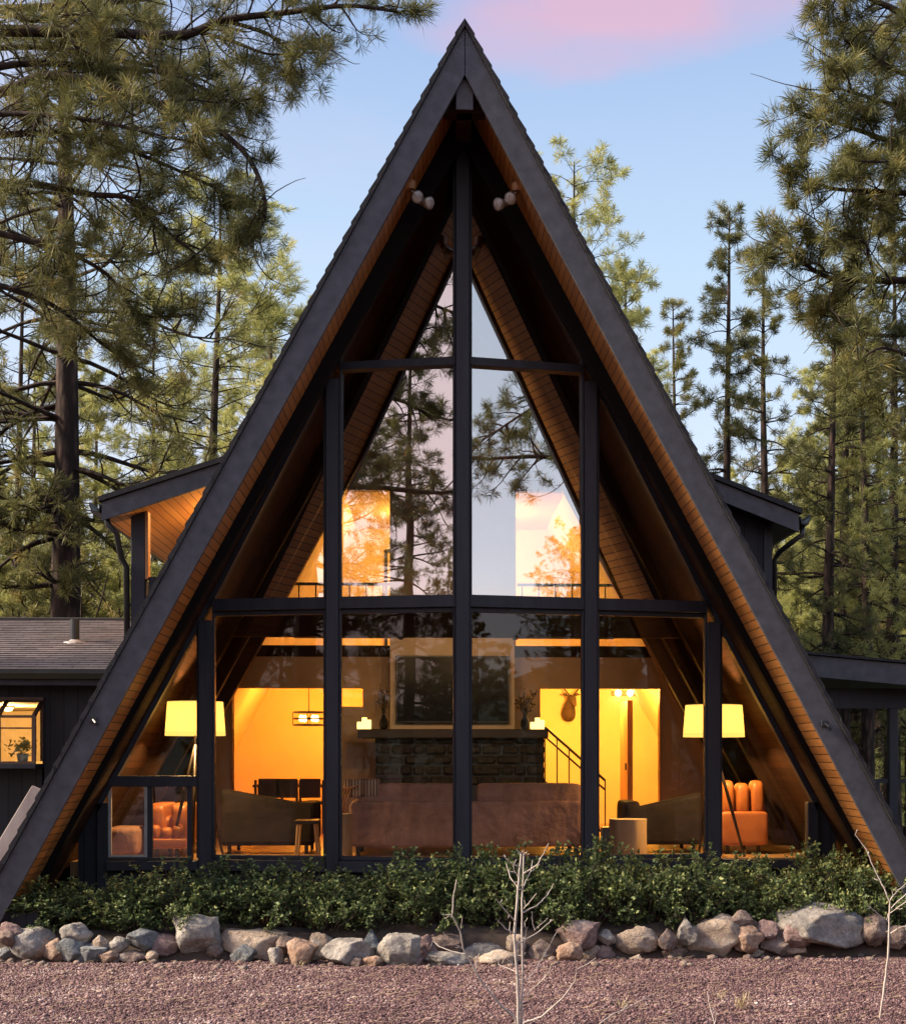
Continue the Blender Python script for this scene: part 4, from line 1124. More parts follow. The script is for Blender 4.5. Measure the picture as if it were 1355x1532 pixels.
# the woods behind the camera: they show in the glass
GB = 'pines mirrored in the cabin glass'
for (key, x, y, h, rz) in (('mid',-10.0,-6.0,14,.3), ('wide',-14.5,-9,17,2.0), ('mid',-5.2,-15,14,1.0), ('wide',-1.5,-19,14,4.0), ('mid',8.6,-6.5,12.5,2.8),
                           ('midb',-20,-12,14,5), ('midb',-11,-24,14,2), ('mid',12.5,-16,10.5,3), ('mid',18,-13,9.5,1), ('midb',22,-20,9.5,2),
                           ('midb',8,-27,11,5), ('mid',-16,-28,15,4), ('mid',-25,-20,15,0), ('midb',1,-32,13,2), ('mid',-6,-33,13,1), ('midb',15,-34,12,1),('wide',26,-30,12,1),
                           ('midb',-3,-26,9,1),('low',5,-24,7,2),('low',10,-22,6,3),('low',-8,-21,7,4),('low',-14,-18,7,1),('low',16,-20,6,2),('low',-19,-16,7,1),('low',20,-15,5,0)):
    plant_pine(key, x, y, h, 'pine standing behind the viewpoint, visible only as a reflection in the glass', GB, rz)

rb = random.Random(5)
for k in range(46):
    an = R(200+140*k/45)+rb.uniform(-.03,.03); rad = rb.uniform(34,60)
    plant_pine(rb.choice(['mid','midb','low','midb']), rad*math.cos(an), 2+rad*math.sin(an), rb.uniform(8,13), 'pine standing behind the viewpoint, visible only as a reflection in the glass', GB, rb.uniform(0,6))
for k in range(40):
    an = R(205+130*k/39)+rb.uniform(-.03,.03); rad = rb.uniform(22,34)
    plant_pine('low', rad*math.cos(an), 2+rad*math.sin(an), rb.uniform(3,6.5), 'low pine standing behind the viewpoint, visible only as a reflection in the glass', 'low pines mirrored in the cabin glass', rb.uniform(0,6))
# ---- the two large near pines with hand-placed limbs
def near_pine(name, label, trunk_uv, Y, H, limbs, seed, size, K, w, r0, tone, group=None, dens=1.0, reach=1.0, need=None, subk=1.0):
    r = random.Random(seed); rng = np.random.default_rng(seed)
    base = at(trunk_uv, 1130, Y); base.z = 0
    t = thing(name, base, label, 'tree', group)
    tr = Tubes(); tb = Tubes(); tf = Tuft()
    tr.add([Vector((0,0,H*i/14)) + Vector((.12*math.sin(i*.7), .1*math.cos(i*.6)-.1, 0)) for i in range(15)], [r0*(1-.85*i/14) for i in range(15)], 14)
    for li, (pts, dy, rad, sub, bare) in enumerate(limbs):
        P = []
        m = len(pts)
        for i, (u, v) in enumerate(pts):
            f = i/(m-1); yy = Y + dy*f + (r.uniform(-.12,.12) if 0 < i < m-1 else 0)
            P.append(at(u, v, yy) - base)
        # subdivide (Catmull-Rom)
        Q = []
        for i in range(m-1):
            p0 = P[max(i-1,0)]; p1 = P[i]; p2 = P[i+1]; p3 = P[min(i+2,m-1)]
            for k in range(5):
                s = k/5
                Q.append(.5*((2*p1)+(p2-p0)*s+(2*p0-5*p1+4*p2-p3)*s*s+(3*p1-p0-3*p2+p3)*s**3))
        Q.append(P[-1]); n = len(Q)-1
        tb.add(Q, [rad*(1-.82*(i/n)) for i in range(n+1)], 7)
        Ltot = sum((Q[i+1]-Q[i]).length for i in range(n))
        sub = int(sub*subk)
        for k in range(sub):
            tt = bare+(1-bare)*(k+r.random())/sub; i = min(int(tt*n), n-1)
            b = Q[i].lerp(Q[i+1], r.random()); ax = (Q[i+1]-Q[i]).normalized()
            s = ax.cross(rvec(r)).normalized()
            d = (ax*.75 + s*.8).normalized()
            ln = reach*r.uniform(.45,1.25)*(1.15-.75*tt)
            branch(tb, tf, b, d, ln, rad*.30*(1.1-tt*.6), r, size, tone+r.uniform(-.15,.2), 5, .12, dens, .25, .9, .42)
        for k in range(int(Ltot*2.2)):
            i = r.randrange(n//4, n); ax = (Q[min(i+1,n)]-Q[i-1]).normalized(); d = (ax*.5+ax.cross(rvec(r)).normalized()+Vector((0,0,-.35))).normalized()
            twig(tb, tf, Q[i], d, r.uniform(.5,1.3)*reach, .013, r, size, tone-.2, .9, .25, 8)
        tf.add(Q[-1], (Q[-1]-Q[-2]), size*1.1, tone+.1); tf.add(Q[-2], (Q[-1]-Q[-3]), size, tone)
    a, b = tr.arr(); mesh_obj('trunk', a, b, BARK, t, smooth=True, local=True)
    a, b = tb.arr(); mesh_obj('branches', a, b, TWIG, t, smooth=True, local=True)
    a, b, c = tf.arrays(K, w, rng, .9); mesh_obj('crown', a, b, need or NEED, t, local=True, attr=c)
    return t

LL = [
 ([(-330,60),(-150,40),(0,45),(150,48),(270,52),(335,30),(430,18),(520,8),(600,18)], -.6, .085, 26, .30),
 ([(-330,60),(-100,20),(60,10),(200,0),(330,-20),(460,-30)], .3, .06, 24, .3),
 ([(300,48),(350,62),(400,80),(445,78)], -.4, .03, 9, .2),
 ([(335,30),(400,50),(440,80),(462,70)], -.1, .028, 8, .2),
 ([(-330,190),(-80,150),(10,135),(70,112),(160,128),(250,160),(320,190),(372,236),(396,300),(386,345),(350,352)], -.8, .07, 32, .25),
 ([(-330,240),(-60,270),(50,275),(130,290),(200,298),(250,345),(300,385)], -.2, .06, 26, .25),
 ([(-330,330),(-60,340),(50,362),(90,372),(160,410),(210,470),(290,470)], .5, .05, 22, .3),
 ([(-330,430),(-60,420),(40,440),(100,470),(160,520),(230,560)], .9, .05, 18, .3),
 ([(-330,130),(-100,120),(30,95),(150,100),(260,112),(340,150),(395,140)], .6, .055, 28, .25),
 ([(-330,20),(-100,70),(60,70),(180,90),(280,110),(330,135)], 1.2, .05, 30, .25),
 ([(-330,200),(-120,210),(20,200),(120,200),(220,235),(300,270),(340,290)], 1.0, .055, 28, .25),
 ([(-330,150),(-100,170),(40,170),(140,180),(230,200),(300,215)], -1.2, .045, 22, .3),
 ([(70,112),(68,150),(50,195),(40,240),(10,275)], -.4, .04, 6, .3),
 ([(-330,60),(-60,10),(50,30),(110,20),(180,30)], -1.0, .05, 16, .3),
]
near_pine('pine_tree', 'large near pine reaching in from the left edge with long curling limbs', -380, 17.0, 17, LL, 5, .20, 17, .006, .34, .40)
RR_ = [
 ([(1640,90),(1480,60),(1370,28),(1320,5),(1270,-12),(1232,-2)], -.5, .07, 16, .25),
 ([(1640,150),(1480,130),(1355,110),(1300,80),(1262,60)], .2, .06, 24, .3),
 ([(1640,200),(1480,180),(1370,165),(1300,145),(1240,128)], -.6, .06, 24, .3),
 ([(1640,260),(1480,250),(1370,225),(1300,200),(1240,180),(1200,172)], .4, .06, 28, .3),
 ([(1640,330),(1480,300),(1370,290),(1300,285),(1240,280),(1168,248)], -.3, .06, 24, .3),
 ([(1640,440),(1480,430),(1370,420),(1310,420),(1240,415),(1190,385),(1150,362)], .3, .07, 34, .28),
 ([(1310,420),(1300,385),(1290,360),(1240,340),(1200,315)], -.2, .03, 14, .2),
 ([(1640,500),(1480,490),(1370,500),(1300,500),(1250,475),(1195,470)], .9, .05, 22, .3),
 ([(1640,560),(1480,560),(1380,540),(1320,520),(1280,545)], -.6, .05, 16, .3),
 ([(1640,120),(1480,90),(1400,60),(1340,60),(1290,40)], 1.1, .05, 26, .3),
 ([(1640,380),(1480,350),(1390,330),(1330,330),(1280,350)], 1.0, .05, 26, .3),
 ([(1640,230),(1480,200),(1400,215),(1340,240),(1280,240)], -1.0, .05, 26, .3),
 ([(1640,600),(1480,610),(1400,600),(1340,585),(1300,600)], .6, .045, 14, .35),
]
near_pine('pine_tree', 'large near pine filling the top right edge with dense green needle tufts', 1700, 18.5, 17, RR_, 9, .21, 19, .0075, .36, .50, subk=.75)
# limb-bearing pine behind the viewer, near enough to draw single limbs in the glass
def mirror_pine(x, y, H, limbs, seed):
    r = random.Random(seed); rng = np.random.default_rng(seed)
    t = thing('pine_tree', (x,y,0), 'pine standing behind the viewpoint, visible only as a reflection in the glass', 'tree', GB)
    tr = Tubes(); tb = Tubes(); tf = Tuft()
    tr.add([Vector((0,0,H*i/10)) for i in range(11)], [.3*(1-.8*i/10) for i in range(11)], 12)
    for (z, an, ln, el) in limbs:
        d = Vector((math.cos(an), math.sin(an), el))
        q = Vector((0,0,z)); pts = [q]; dd = d.normalized()
        for i in range(12):
            dd = (dd + rvec(r)*.12 + Vector((0,0,-.05 if i < 7 else .06))).normalized(); q = q+dd*ln/12; pts.append(q)
        tb.add(pts, [.07*(1-.8*i/12) for i in range(13)], 6)
        for k in range(int(ln*5)):
            i = 3+int(r.random()*9); b = pts[i].lerp(pts[min(i+1,12)], r.random()); ax = (pts[min(i+1,12)]-pts[i-1]).normalized()
            branch(tb, tf, b, (ax*.6+ax.cross(rvec(r)).normalized()*.8), r.uniform(.5,1.4), .02, r, .21, .35, 5, .12, .8, .25, .85, .42)
    a, b = tr.arr(); mesh_obj('trunk', a, b, BARK, t, smooth=True, local=True)
    a, b = tb.arr(); mesh_obj('branches', a, b, TWIG, t, smooth=True, local=True)
    a, b, c = tf.arrays(26, .009, rng, .9); mesh_obj('crown', a, b, NEED, t, local=True, attr=c)
mirror_pine(-8.2, 3.0, 15.5, [(7.2+.8*i, (-.2,.7,1.5,-.9,.2,1.1,-.5,.5,0,1.6,.9)[i], 4.8-.12*i, .12) for i in range(11)], 21)
mirror_pine(9.6, 3.4, 15, [(7.5+.85*i, (3.3,2.4,1.7,4.0,2.9,2.0,3.7,2.7,3.1)[i], 5.4-.2*i, .12) for i in range(9)], 22)

# ------------------------------------------------------------------ ground
GY = 13.30
def mat_gravel():
    m, nt, out = newmat('red_cinder_ground')
    vec = coords(nt, 'Object')
    v = N(nt, 'ShaderNodeTexVoronoi'); v.inputs['Scale'].default_value = 55; L(nt, vec, v.inputs['Vector'])
    n = noise_(nt, vec, 1.4, 5, .6)
    cr = ramp(nt, N_sep(nt, v.outputs['Color']), [(0,(.04,.02,.021)),(.5,(.09,.045,.045)),(1,(.17,.10,.09))])
    c2 = ramp(nt, n, [(.35,(.07,.034,.035)),(.7,(.12,.07,.06))])
    # far away (y beyond the house) the ground is pine duff
    sp = N(nt, 'ShaderNodeSeparateXYZ'); L(nt, vec, sp.inputs[0])
    far = math_(nt, 'GREATER_THAN', sp.outputs[1], 14.5)
    duff = ramp(nt, n, [(.3,(.20,.15,.07)),(.7,(.24,.23,.09))])
    col = mixc(nt, far, mixc(nt, .45, cr.outputs[0], c2.outputs[0]), duff.outputs[0])
    p = N(nt, 'ShaderNodeBsdfPrincipled'); p.inputs['Roughness'].default_value = .95; p.inputs['Specular IOR Level'].default_value = .2
    L(nt, col, p.inputs['Base Color']); L(nt, bump_(nt, v.outputs['Distance'], .8, .012), p.inputs['Normal'])
    L(nt, p.outputs[0], out.inputs[0]); return m
def N_sep(nt, c):
    s = N(nt, 'ShaderNodeSeparateColor'); L(nt, c, s.inputs[0]); return s.outputs[0]
g = MB(); g.add([(-600,-600,0),(600,-600,0),(600,600,0),(-600,600,0)], [(0,1,2,3)])
o = g.build('ground', mat_gravel()); tag(o, kind='structure')
# raised planting bed behind the stones
soil = mat_rough('dark_planting_soil', (.035,.022,.016), (.085,.055,.038), 9, .95, bump=.8, bscale=40)
nx, ny = 90, 9; V = []; Fc = []; rnd = random.Random(4)
for j in range(ny):
    for i in range(nx):
        x = -7+14*i/(nx-1); y = 13.46+1.44*j/(ny-1); h = min(1, j/1.5)*.26 + .03*math.sin(x*3+j) + rnd.uniform(-.015,.015)
        if j == 0: h = -.05
        V.append((x, y, h))
for j in range(ny-1):
    for i in range(nx-1): Fc.append((j*nx+i, j*nx+i+1, (j+1)*nx+i+1, (j+1)*nx+i))
o = mesh_obj('planting_bed', V, Fc, soil, None, (0,13.25,0), True); tag(o, kind='structure')

# loose cinder stones on the ground
rng = np.random.default_rng(2)
n = 240000
u = rng.uniform(-330, 1690, n); yy = 9.5 + (13.35-9.5)*rng.random(n)**.85
aa = (u-UX)/F; dx = aa*RGT[0]+FWD[0]; dyv = aa*RGT[1]+FWD[1]; xx = CAM[0]+yy/dyv*dx
sz = rng.gamma(3.0, .0016, n)+.0024
octv = np.array([(1,0,0),(-1,0,0),(0,1,0),(0,-1,0),(0,0,1),(0,0,-1)], dtype=float)
octf = np.array([(0,2,4),(2,1,4),(1,3,4),(3,0,4),(2,0,5),(1,2,5),(3,1,5),(0,3,5)])
jit = octv[None]*rng.uniform(.6,1.3,(n,6,1)) + rng.normal(0,.18,(n,6,3))
an = rng.uniform(0,6.28,n); ca, sa_ = np.cos(an), np.sin(an)
x_ = jit[:,:,0]*ca[:,None]-jit[:,:,1]*sa_[:,None]; y_ = jit[:,:,0]*sa_[:,None]+jit[:,:,1]*ca[:,None]
V = np.stack([xx[:,None]+x_*sz[:,None]*1.25, yy[:,None]+y_*sz[:,None], sz[:,None]*(.35+jit[:,:,2]*.8)], axis=2).reshape(-1,3)
Fc = (octf[None]+(np.arange(n)*6)[:,None,None]).reshape(-1,3)
lf_ = np.sin(xx*1.9+np.sin(yy*2.3)*1.4)*np.sin(yy*2.7+np.sin(xx*1.3)*1.7) + .6*np.sin(xx*5.1+yy*3.3)*np.sin(yy*6.1-xx*2.2)
tone = np.repeat(np.clip(rng.random(n)*.92+lf_*.11, 0, 1), 6)
m, nt, out = newmat('cinder_stones')
a_ = N(nt, 'ShaderNodeAttribute'); a_.attribute_name = 'tone'
cr = ramp(nt, a_.outputs['Fac'], [(0,(.04,.021,.023)),(.35,(.11,.058,.060)),(.7,(.20,.118,.112)),(.93,(.32,.22,.20)),(1,(.52,.43,.38))])
p = N(nt, 'ShaderNodeBsdfPrincipled'); p.inputs['Roughness'].default_value = .85; p.inputs['Specular IOR Level'].default_value = .25
L(nt, cr.outputs[0], p.inputs['Base Color']); L(nt, p.outputs[0], out.inputs[0])
o = mesh_obj('cinder_gravel', V, Fc, m, None, (0, 11.5, 0), attr=tone)
tag(o, 'reddish purple cinder gravel covering the ground before the stones', 'gravel', kind='stuff')
# dry needle litter and straws on the gravel
n = 3000; u = rng.uniform(-60,1415,n); yy = rng.uniform(9.9,13.4,n); aa = (u-UX)/F; dx = aa*RGT[0]+FWD[0]; dyv = aa*RGT[1]+FWD[1]; xx = CAM[0]+yy/dyv*dx
an = rng.uniform(0,3.14,n); ln = rng.uniform(.03,.13,n); zz = rng.uniform(.008,.02,n); w = .0022
c = np.stack([xx,yy,zz],1); d = np.stack([np.cos(an)*ln,np.sin(an)*ln*.8,rng.uniform(-.006,.018,n)],1); s = np.stack([-np.sin(an)*w,np.cos(an)*w,np.full(n,.001)],1)
V = np.stack([c-s,c+d-s*.5,c+d+s*.5,c+s],1).reshape(-1,3); Fc = np.arange(n*4).reshape(n,4)
o = mesh_obj('needle_litter', V, Fc, mat_rough('dry_needles',(.28,.18,.09),(.5,.36,.22),30,.8,bump=0), None, (0,11.5,0))
tag(o, 'scattered dry pine needles and straws lying on the red gravel', 'needles', kind='stuff')

# ------------------------------------------------------------------ border stones
def rock_mat(name, c1, c2, c3):
    m, nt, out = newmat(name)
    vec = coords(nt, 'Object'); oi = N(nt, 'ShaderNodeObjectInfo')
    ad = N(nt, 'ShaderNodeVectorMath'); ad.operation = 'ADD'; cb = N(nt, 'ShaderNodeCombineXYZ')
    L(nt, math_(nt, 'MULTIPLY', oi.outputs['Random'], 50.0), cb.inputs[0]); L(nt, vec, ad.inputs[0]); L(nt, cb.outputs[0], ad.inputs[1]); vec = ad.outputs[0]
    n = noise_(nt, vec, 5, 8, .62); n2 = noise_(nt, vec, 26, 6, .7); n3 = noise_(nt, vec, 9, 4, .6)
    cr = ramp(nt, math_(nt,'ADD',math_(nt,'MULTIPLY',n,.6),math_(nt,'MULTIPLY',n2,.4)), [(.34,c1),(.5,c2),(.64,c3)])
    lich = ramp(nt, n3, [(.60,(0,0,0)),(.68,(1,1,1))])
    col = mixc(nt, math_(nt,'MULTIPLY',N_sep(nt,lich.outputs[0]),.45), cr.outputs[0], (.36,.36,.33))
    p = N(nt, 'ShaderNodeBsdfPrincipled'); p.inputs['Roughness'].default_value = .88; p.inputs['Specular IOR Level'].default_value = .3
    L(nt, col, p.inputs['Base Color'])
    h = math_(nt,'ADD',math_(nt,'MULTIPLY',n,1.0),math_(nt,'MULTIPLY',n2,.5)); L(nt, bump_(nt, h, 1.0, .06), p.inputs['Normal'])
    L(nt, p.outputs[0], out.inputs[0]); return m
RM = {'grey': rock_mat('grey_stone',(.13,.115,.10),(.29,.255,.22),(.48,.43,.37)),
      'blue-grey': rock_mat('blue_grey_stone',(.075,.08,.082),(.16,.165,.165),(.30,.30,.285)),
      'tan': rock_mat('tan_stone',(.21,.15,.11),(.40,.30,.22),(.56,.46,.36)),
      'orange': rock_mat('orange_stone',(.19,.11,.075),(.35,.22,.15),(.45,.33,.24)),
      'brown': rock_mat('brown_stone',(.10,.07,.055),(.22,.155,.125),(.36,.28,.22)),
      'reddish': rock_mat('reddish_stone',(.13,.08,.07),(.27,.175,.155),(.42,.32,.27))}
import bmesh
_bm = bmesh.new(); bmesh.ops.create_icosphere(_bm, subdivisions=4, radius=1.0)
ICO = np.array([v.co[:] for v in _bm.verts]); ICOF = np.array([[v.index for v in f.verts] for f in _bm.faces]); _bm.free()
def rock_verts(seed, hx, hy, hz, shape):
    r = random.Random(seed); P = ICO.copy()
    if shape == 'flat-topped': cuts = [((0.1,0,1),.55)]
    elif shape == 'pointed': cuts = [((.8,0,.62),.52),((-.8,.1,.55),.5),((.1,-.7,.6),.6)]
    elif shape == 'slab': cuts = [((.05,-.2,1),.6)]
    else: cuts = []
    for k in range(13 if shape != 'rounded' else 9):
        v = rvec(r); cuts.append(((v.x,v.y,v.z), r.uniform(.50,.78) if shape != 'rounded' else r.uniform(.66,.88)))
    for n_, dd in cuts:
        n_ = np.array(n_); n_ = n_/np.linalg.norm(n_); ex = P@n_-dd; P = P - np.outer(np.maximum(ex,0)*.93, n_)
    off = Vector((r.uniform(0,90), r.uniform(0,90), r.uniform(0,90)))
    ns = np.array([mnoise.fractal(Vector(p)*1.7+off, 1.0, 2.1, 5) for p in P])
    n2_ = np.array([abs(mnoise.noise(Vector(p)*3.3+off)) + .5*abs(mnoise.noise(Vector(p)*8.3+off)) for p in P]); P = P*(1+ns[:,None]*.13-n2_[:,None]*.12)
    mx = np.abs(P).max(0); P = P/np.array([P[:,0].max()-P[:,0].min(), P[:,1].max()-P[:,1].min(), P[:,2].max()-P[:,2].min()])*2
    P = P - (P.max(0)+P.min(0))/2
    return P*np.array([hx,hy,hz])
z5, z6, z7 = (0,1230), (440,1230), (895,1230)
ROCKS = [ # origin, cx, top, bottom, w, colour, shape
 (z5,45,435,500,110,'reddish','angular'),(z5,15,470,540,90,'brown','angular'),(z5,120,462,600,225,'grey','rounded'),(z5,145,505,602,130,'orange','rounded'),
 (z5,235,510,606,100,'orange','pointed'),(z5,330,440,530,135,'grey','rounded'),(z5,325,488,610,150,'blue-grey','pointed'),(z5,435,492,560,80,'tan','rounded'),
 (z5,520,500,566,95,'grey','rounded'),(z5,400,532,612,150,'blue-grey','slab'),(z5,480,560,614,95,'orange','angular'),(z5,620,466,556,145,'blue-grey','angular'),
 (z5,580,560,612,112,'brown','angular'),(z5,712,490,580,140,'reddish','flat-topped'),(z5,862,408,596,205,'grey','flat-topped'),(z5,945,530,590,70,'brown','rounded'),
 (z5,1110,474,602,310,'tan','flat-topped'),(z5,1075,535,612,125,'blue-grey','pointed'),(z5,1265,495,570,115,'brown','angular'),(z5,1212,545,626,66,'grey','rounded'),
 (z5,1330,505,628,140,'orange','angular'),(z5,668,560,612,60,'tan','angular'),(z5,20,545,600,70,'blue-grey','angular'),
 (z6,18,505,580,85,'reddish','angular'),(z6,115,480,602,125,'tan','rounded'),(z6,45,568,622,115,'tan','flat-topped'),(z6,228,512,632,215,'grey','rounded'),
 (z6,335,470,590,92,'blue-grey','pointed'),(z6,345,583,636,92,'orange','rounded'),(z6,460,487,632,188,'grey','rounded'),(z6,590,490,606,112,'reddish','angular'),
 (z6,540,586,632,64,'reddish','angular'),(z6,668,490,576,145,'brown','flat-topped'),(z6,675,572,634,200,'grey','slab'),(z6,830,528,600,185,'grey','slab'),
 (z6,905,560,632,175,'tan','rounded'),(z6,978,488,580,85,'tan','angular'),(z6,1100,508,598,145,'brown','pointed'),(z6,1256,430,548,192,'reddish','flat-topped'),
 (z6,1215,524,618,110,'orange','rounded'),(z6,1322,534,604,95,'tan','rounded'),(z6,275,590,636,55,'brown','angular'),
 (z7,38,465,530,82,'grey','pointed'),(z7,32,536,606,92,'reddish','rounded'),(z7,178,457,577,192,'tan','rounded'),(z7,312,465,558,95,'brown','pointed'),
 (z7,172,575,612,66,'tan','angular'),(z7,395,412,530,92,'grey','pointed'),(z7,518,405,594,275,'tan','angular'),(z7,640,382,480,135,'brown','pointed'),
 (z7,668,450,564,130,'orange','rounded'),(z7,752,425,500,110,'reddish','angular'),(z7,800,462,580,165,'brown','angular'),(z7,890,430,545,145,'reddish','rounded'),
 (z7,875,515,582,92,'tan','pointed'),(z7,990,364,542,375,'grey','slab'),(z7,1130,390,470,95,'blue-grey','rounded'),(z7,1222,400,530,120,'brown','rounded'),
 (z7,1315,450,545,110,'brown','rounded'),(z7,1400,430,550,130,'grey','rounded'),(z7,340,545,590,120,'brown','angular'),(z7,700,545,590,90,'tan','angular')]
ORD = 'first second third fourth fifth sixth seventh eighth ninth tenth eleventh twelfth thirteenth fourteenth'.split()
rk = []
for (o_, cx, tp, bt, w, colr, shp) in ROCKS:
    rk.append([o_[0]+cx/2.946, o_[1]+tp/2.946, o_[1]+bt/2.946, w/2.946, colr, shp])
def rlabel(r_, lst):
    size = 'large' if r_[3] > 60 else ('medium' if r_[3] > 38 else 'small')
    same = sorted([q for q in lst if q[4] == r_[4] and q[5] == r_[5]], key=lambda q: q[0])
    i = same.index(r_)
    base = f"{size} {r_[4]} {r_[5]} stone"
    if len(same) == 1: return base + ' in the low stone border before the shrubs'
    return base + f", {ORD[i]} from the left of the {r_[4]} {r_[5]} ones in the border"
for i, r_ in enumerate(rk):
    u_, vt_, vb_, w_, colr, shp = r_
    if vb_ > 1424: Y = CAM[2]*F/(vb_-VY) ; Y = min(max(Y, 12.9), 13.5)
    else: Y = 13.40 + (1424-vb_)*.004
    p = at(u_, (vt_+vb_)/2, Y)
    hw = w_*Y/F/2*1.07; hh = (vb_-vt_)*Y/F/2*1.16; hd = min(max(hw*.75, hh*.8), .30)
    V = rock_verts(100+i, hw, hd, hh, shp)
    V[:,1] += hd*.6
    o = mesh_obj('border_stone', V, ICOF, RM[colr], None, (p.x, Y, p.z-hh*.10-.02), True, local=True)
    tag(o, rlabel(r_, rk), 'stone', 'stones of the border in front of the shrubs')
# small chips tucked between the stones
rnd = random.Random(31); V = []; Fc = []
bm_ = bmesh.new(); bmesh.ops.create_icosphere(bm_, subdivisions=1, radius=1.0); IC1 = np.array([v.co[:] for v in bm_.verts]); IF1 = np.array([[v.index for v in f.verts] for f in bm_.faces]); bm_.free()
VV = []; FF = []; TT = []
for k in range(170):
    u_ = rnd.uniform(-40, 1400); vb_ = rnd.gauss(1438, 7); Y = CAM[2]*F/(vb_-VY); p = at(u_, vb_, Y); s = rnd.uniform(.012, .045)
    q = IC1*(1+np.random.default_rng(k).uniform(-.25,.25,(len(IC1),1)))*np.array([s*1.2,s,s*.75]); VV.append(q+np.array([p.x,Y,s*.3])); FF.append(IF1+len(IC1)*k); TT += [rnd.random()]*len(IC1)
o = mesh_obj('stone_chips', np.concatenate(VV), np.concatenate(FF), RM['brown'], None, (0,13.2,0)); tag(o, 'small broken stone chips lying along the foot of the border', 'stone chips', kind='stuff')

# ------------------------------------------------------------------ shrubs
def mat_leaf(name, d, l, w_):
    m, nt, out = newmat(name)
    a_ = N(nt, 'ShaderNodeAttribute'); a_.attribute_name = 'tone'; oi = N(nt, 'ShaderNodeObjectInfo')
    n_ = noise_(nt, coords(nt, 'Object'), 5, 3)
    f_ = math_(nt, 'ADD', math_(nt, 'ADD', a_.outputs['Fac'], math_(nt, 'MULTIPLY', math_(nt, 'SUBTRACT', oi.outputs['Random'], .5), .35)), math_(nt, 'MULTIPLY', math_(nt, 'SUBTRACT', n_, .5), .7), True)
    cr = ramp(nt, f_, [(0,d),(.6,l),(1,w_)])
    p = N(nt, 'ShaderNodeBsdfPrincipled'); p.inputs['Roughness'].default_value = .55; p.inputs['Specular IOR Level'].default_value = .3
    t = N(nt, 'ShaderNodeBsdfTranslucent'); L(nt, cr.outputs[0], p.inputs['Base Color']); L(nt, cr.outputs[0], t.inputs[0])
    mx = N(nt, 'ShaderNodeMixShader'); mx.inputs[0].default_value = .22; L(nt, p.outputs[0], mx.inputs[1]); L(nt, t.outputs[0], mx.inputs[2]); L(nt, mx.outputs[0], out.inputs[0]); return m
LEAF = mat_leaf('glossy_green_leaves', (.05,.078,.028), (.155,.215,.068), (.42,.43,.16))
def shrub_arrays(seed, rx, ry, h, nst=46):
    r = random.Random(seed); rng = np.random.default_rng(seed); tb = Tubes(); P = []; D = []; T = []
    for k in range(nst):
        an = r.uniform(0,6.283); q = r.random()**.5; ex, ey = rx*q*math.cos(an), ry*q*math.sin(an)
        hh = h*(1-.55*q*q)*r.uniform(.7,1.12)
        p0 = Vector((ex*.3, ey*.3, 0)); p3 = Vector((ex, ey, hh)); p1 = p0.lerp(p3,.4)+Vector((r.gauss(0,.04),r.gauss(0,.04),.08*h)); p2 = p0.lerp(p3,.75)+Vector((r.gauss(0,.03),r.gauss(0,.03),0))
        tb.add([p0,p1,p2,p3], [.010,.007,.005,.002], 3)
        for j in range(7):
            b = p1.lerp(p3, r.random()) if j else p3
            dd = (rvec(r)+Vector((ex*.6,ey*.6-.1,.7))).normalized(); ll = r.uniform(.07,.17); e_ = b+dd*ll; tb.add([b,e_], [.003,.0015], 3)
            for m_ in range(11):
                t_ = (m_+r.random())/11; P.append(b.lerp(e_, t_)); D.append(dd); T.append(.15+.5*r.random()*t_+.35*(t_ > .8))
    n = len(P); P = np.array([tuple(p) for p in P]); D = np.array([tuple(d) for d in D]); T = np.array(T)
    rr = rng.normal(size=(n,3)); rr /= np.linalg.norm(rr,axis=1,keepdims=True); d = rr+D*.6; d /= np.linalg.norm(d,axis=1,keepdims=True)
    s = np.cross(d, rng.normal(size=(n,3))); s /= np.linalg.norm(s,axis=1,keepdims=True)
    L_ = rng.uniform(.028,.052,(n,1)); W = L_*.30
    up = np.cross(d, s)*L_*.12
    V = np.stack([P, P+d*L_*.5-s*W+up, P+d*L_, P+d*L_*.5+s*W+up],1).reshape(-1,3)
    return tb.arr(), (V, np.arange(n*4).reshape(n,4), np.repeat(np.clip(T+rng.uniform(-.12,.12,n),0,1),4))
SH = [shrub_arrays(s, .62, .50, h) for s, h in ((1,.80),(2,.72),(3,.88))]
STEM = mat_rough('shrub_stems', (.05,.03,.02), (.10,.07,.045), 10, .8)
shr0 = []
SHL = ['low dark shrub at the left foot of the roof','low spreading shrub under the left slider window','yellowish-green shrub under the left corner post','bushy shrub under the second window bay from the left',
 'dense shrub left of the middle of the bed','tall leafy shrub under the brown sofa window','shrub with one tall sprig before the centre post','shrub behind the bare white sapling',
 'round shrub under the right sofa window','shrub below the knotty stump table','shrub with upright sprigs under the right lounge chair','tall shrub below the right floor lamp',
 'dense green shrub below the right corner post','tall dark shrub at the right foot of the roof','olive green shrub at the far right end of the bed','low front shrub behind the large grey boulder']
us = [75,165,255,345,440,530,620,705,790,880,965,1050,1135,1225,1315,1390]
hts = [.55,.72,.74,.78,.80,.82,.84,.82,.86,.86,.90,.94,.96,.96,.98,.9]
rnd = random.Random(12)
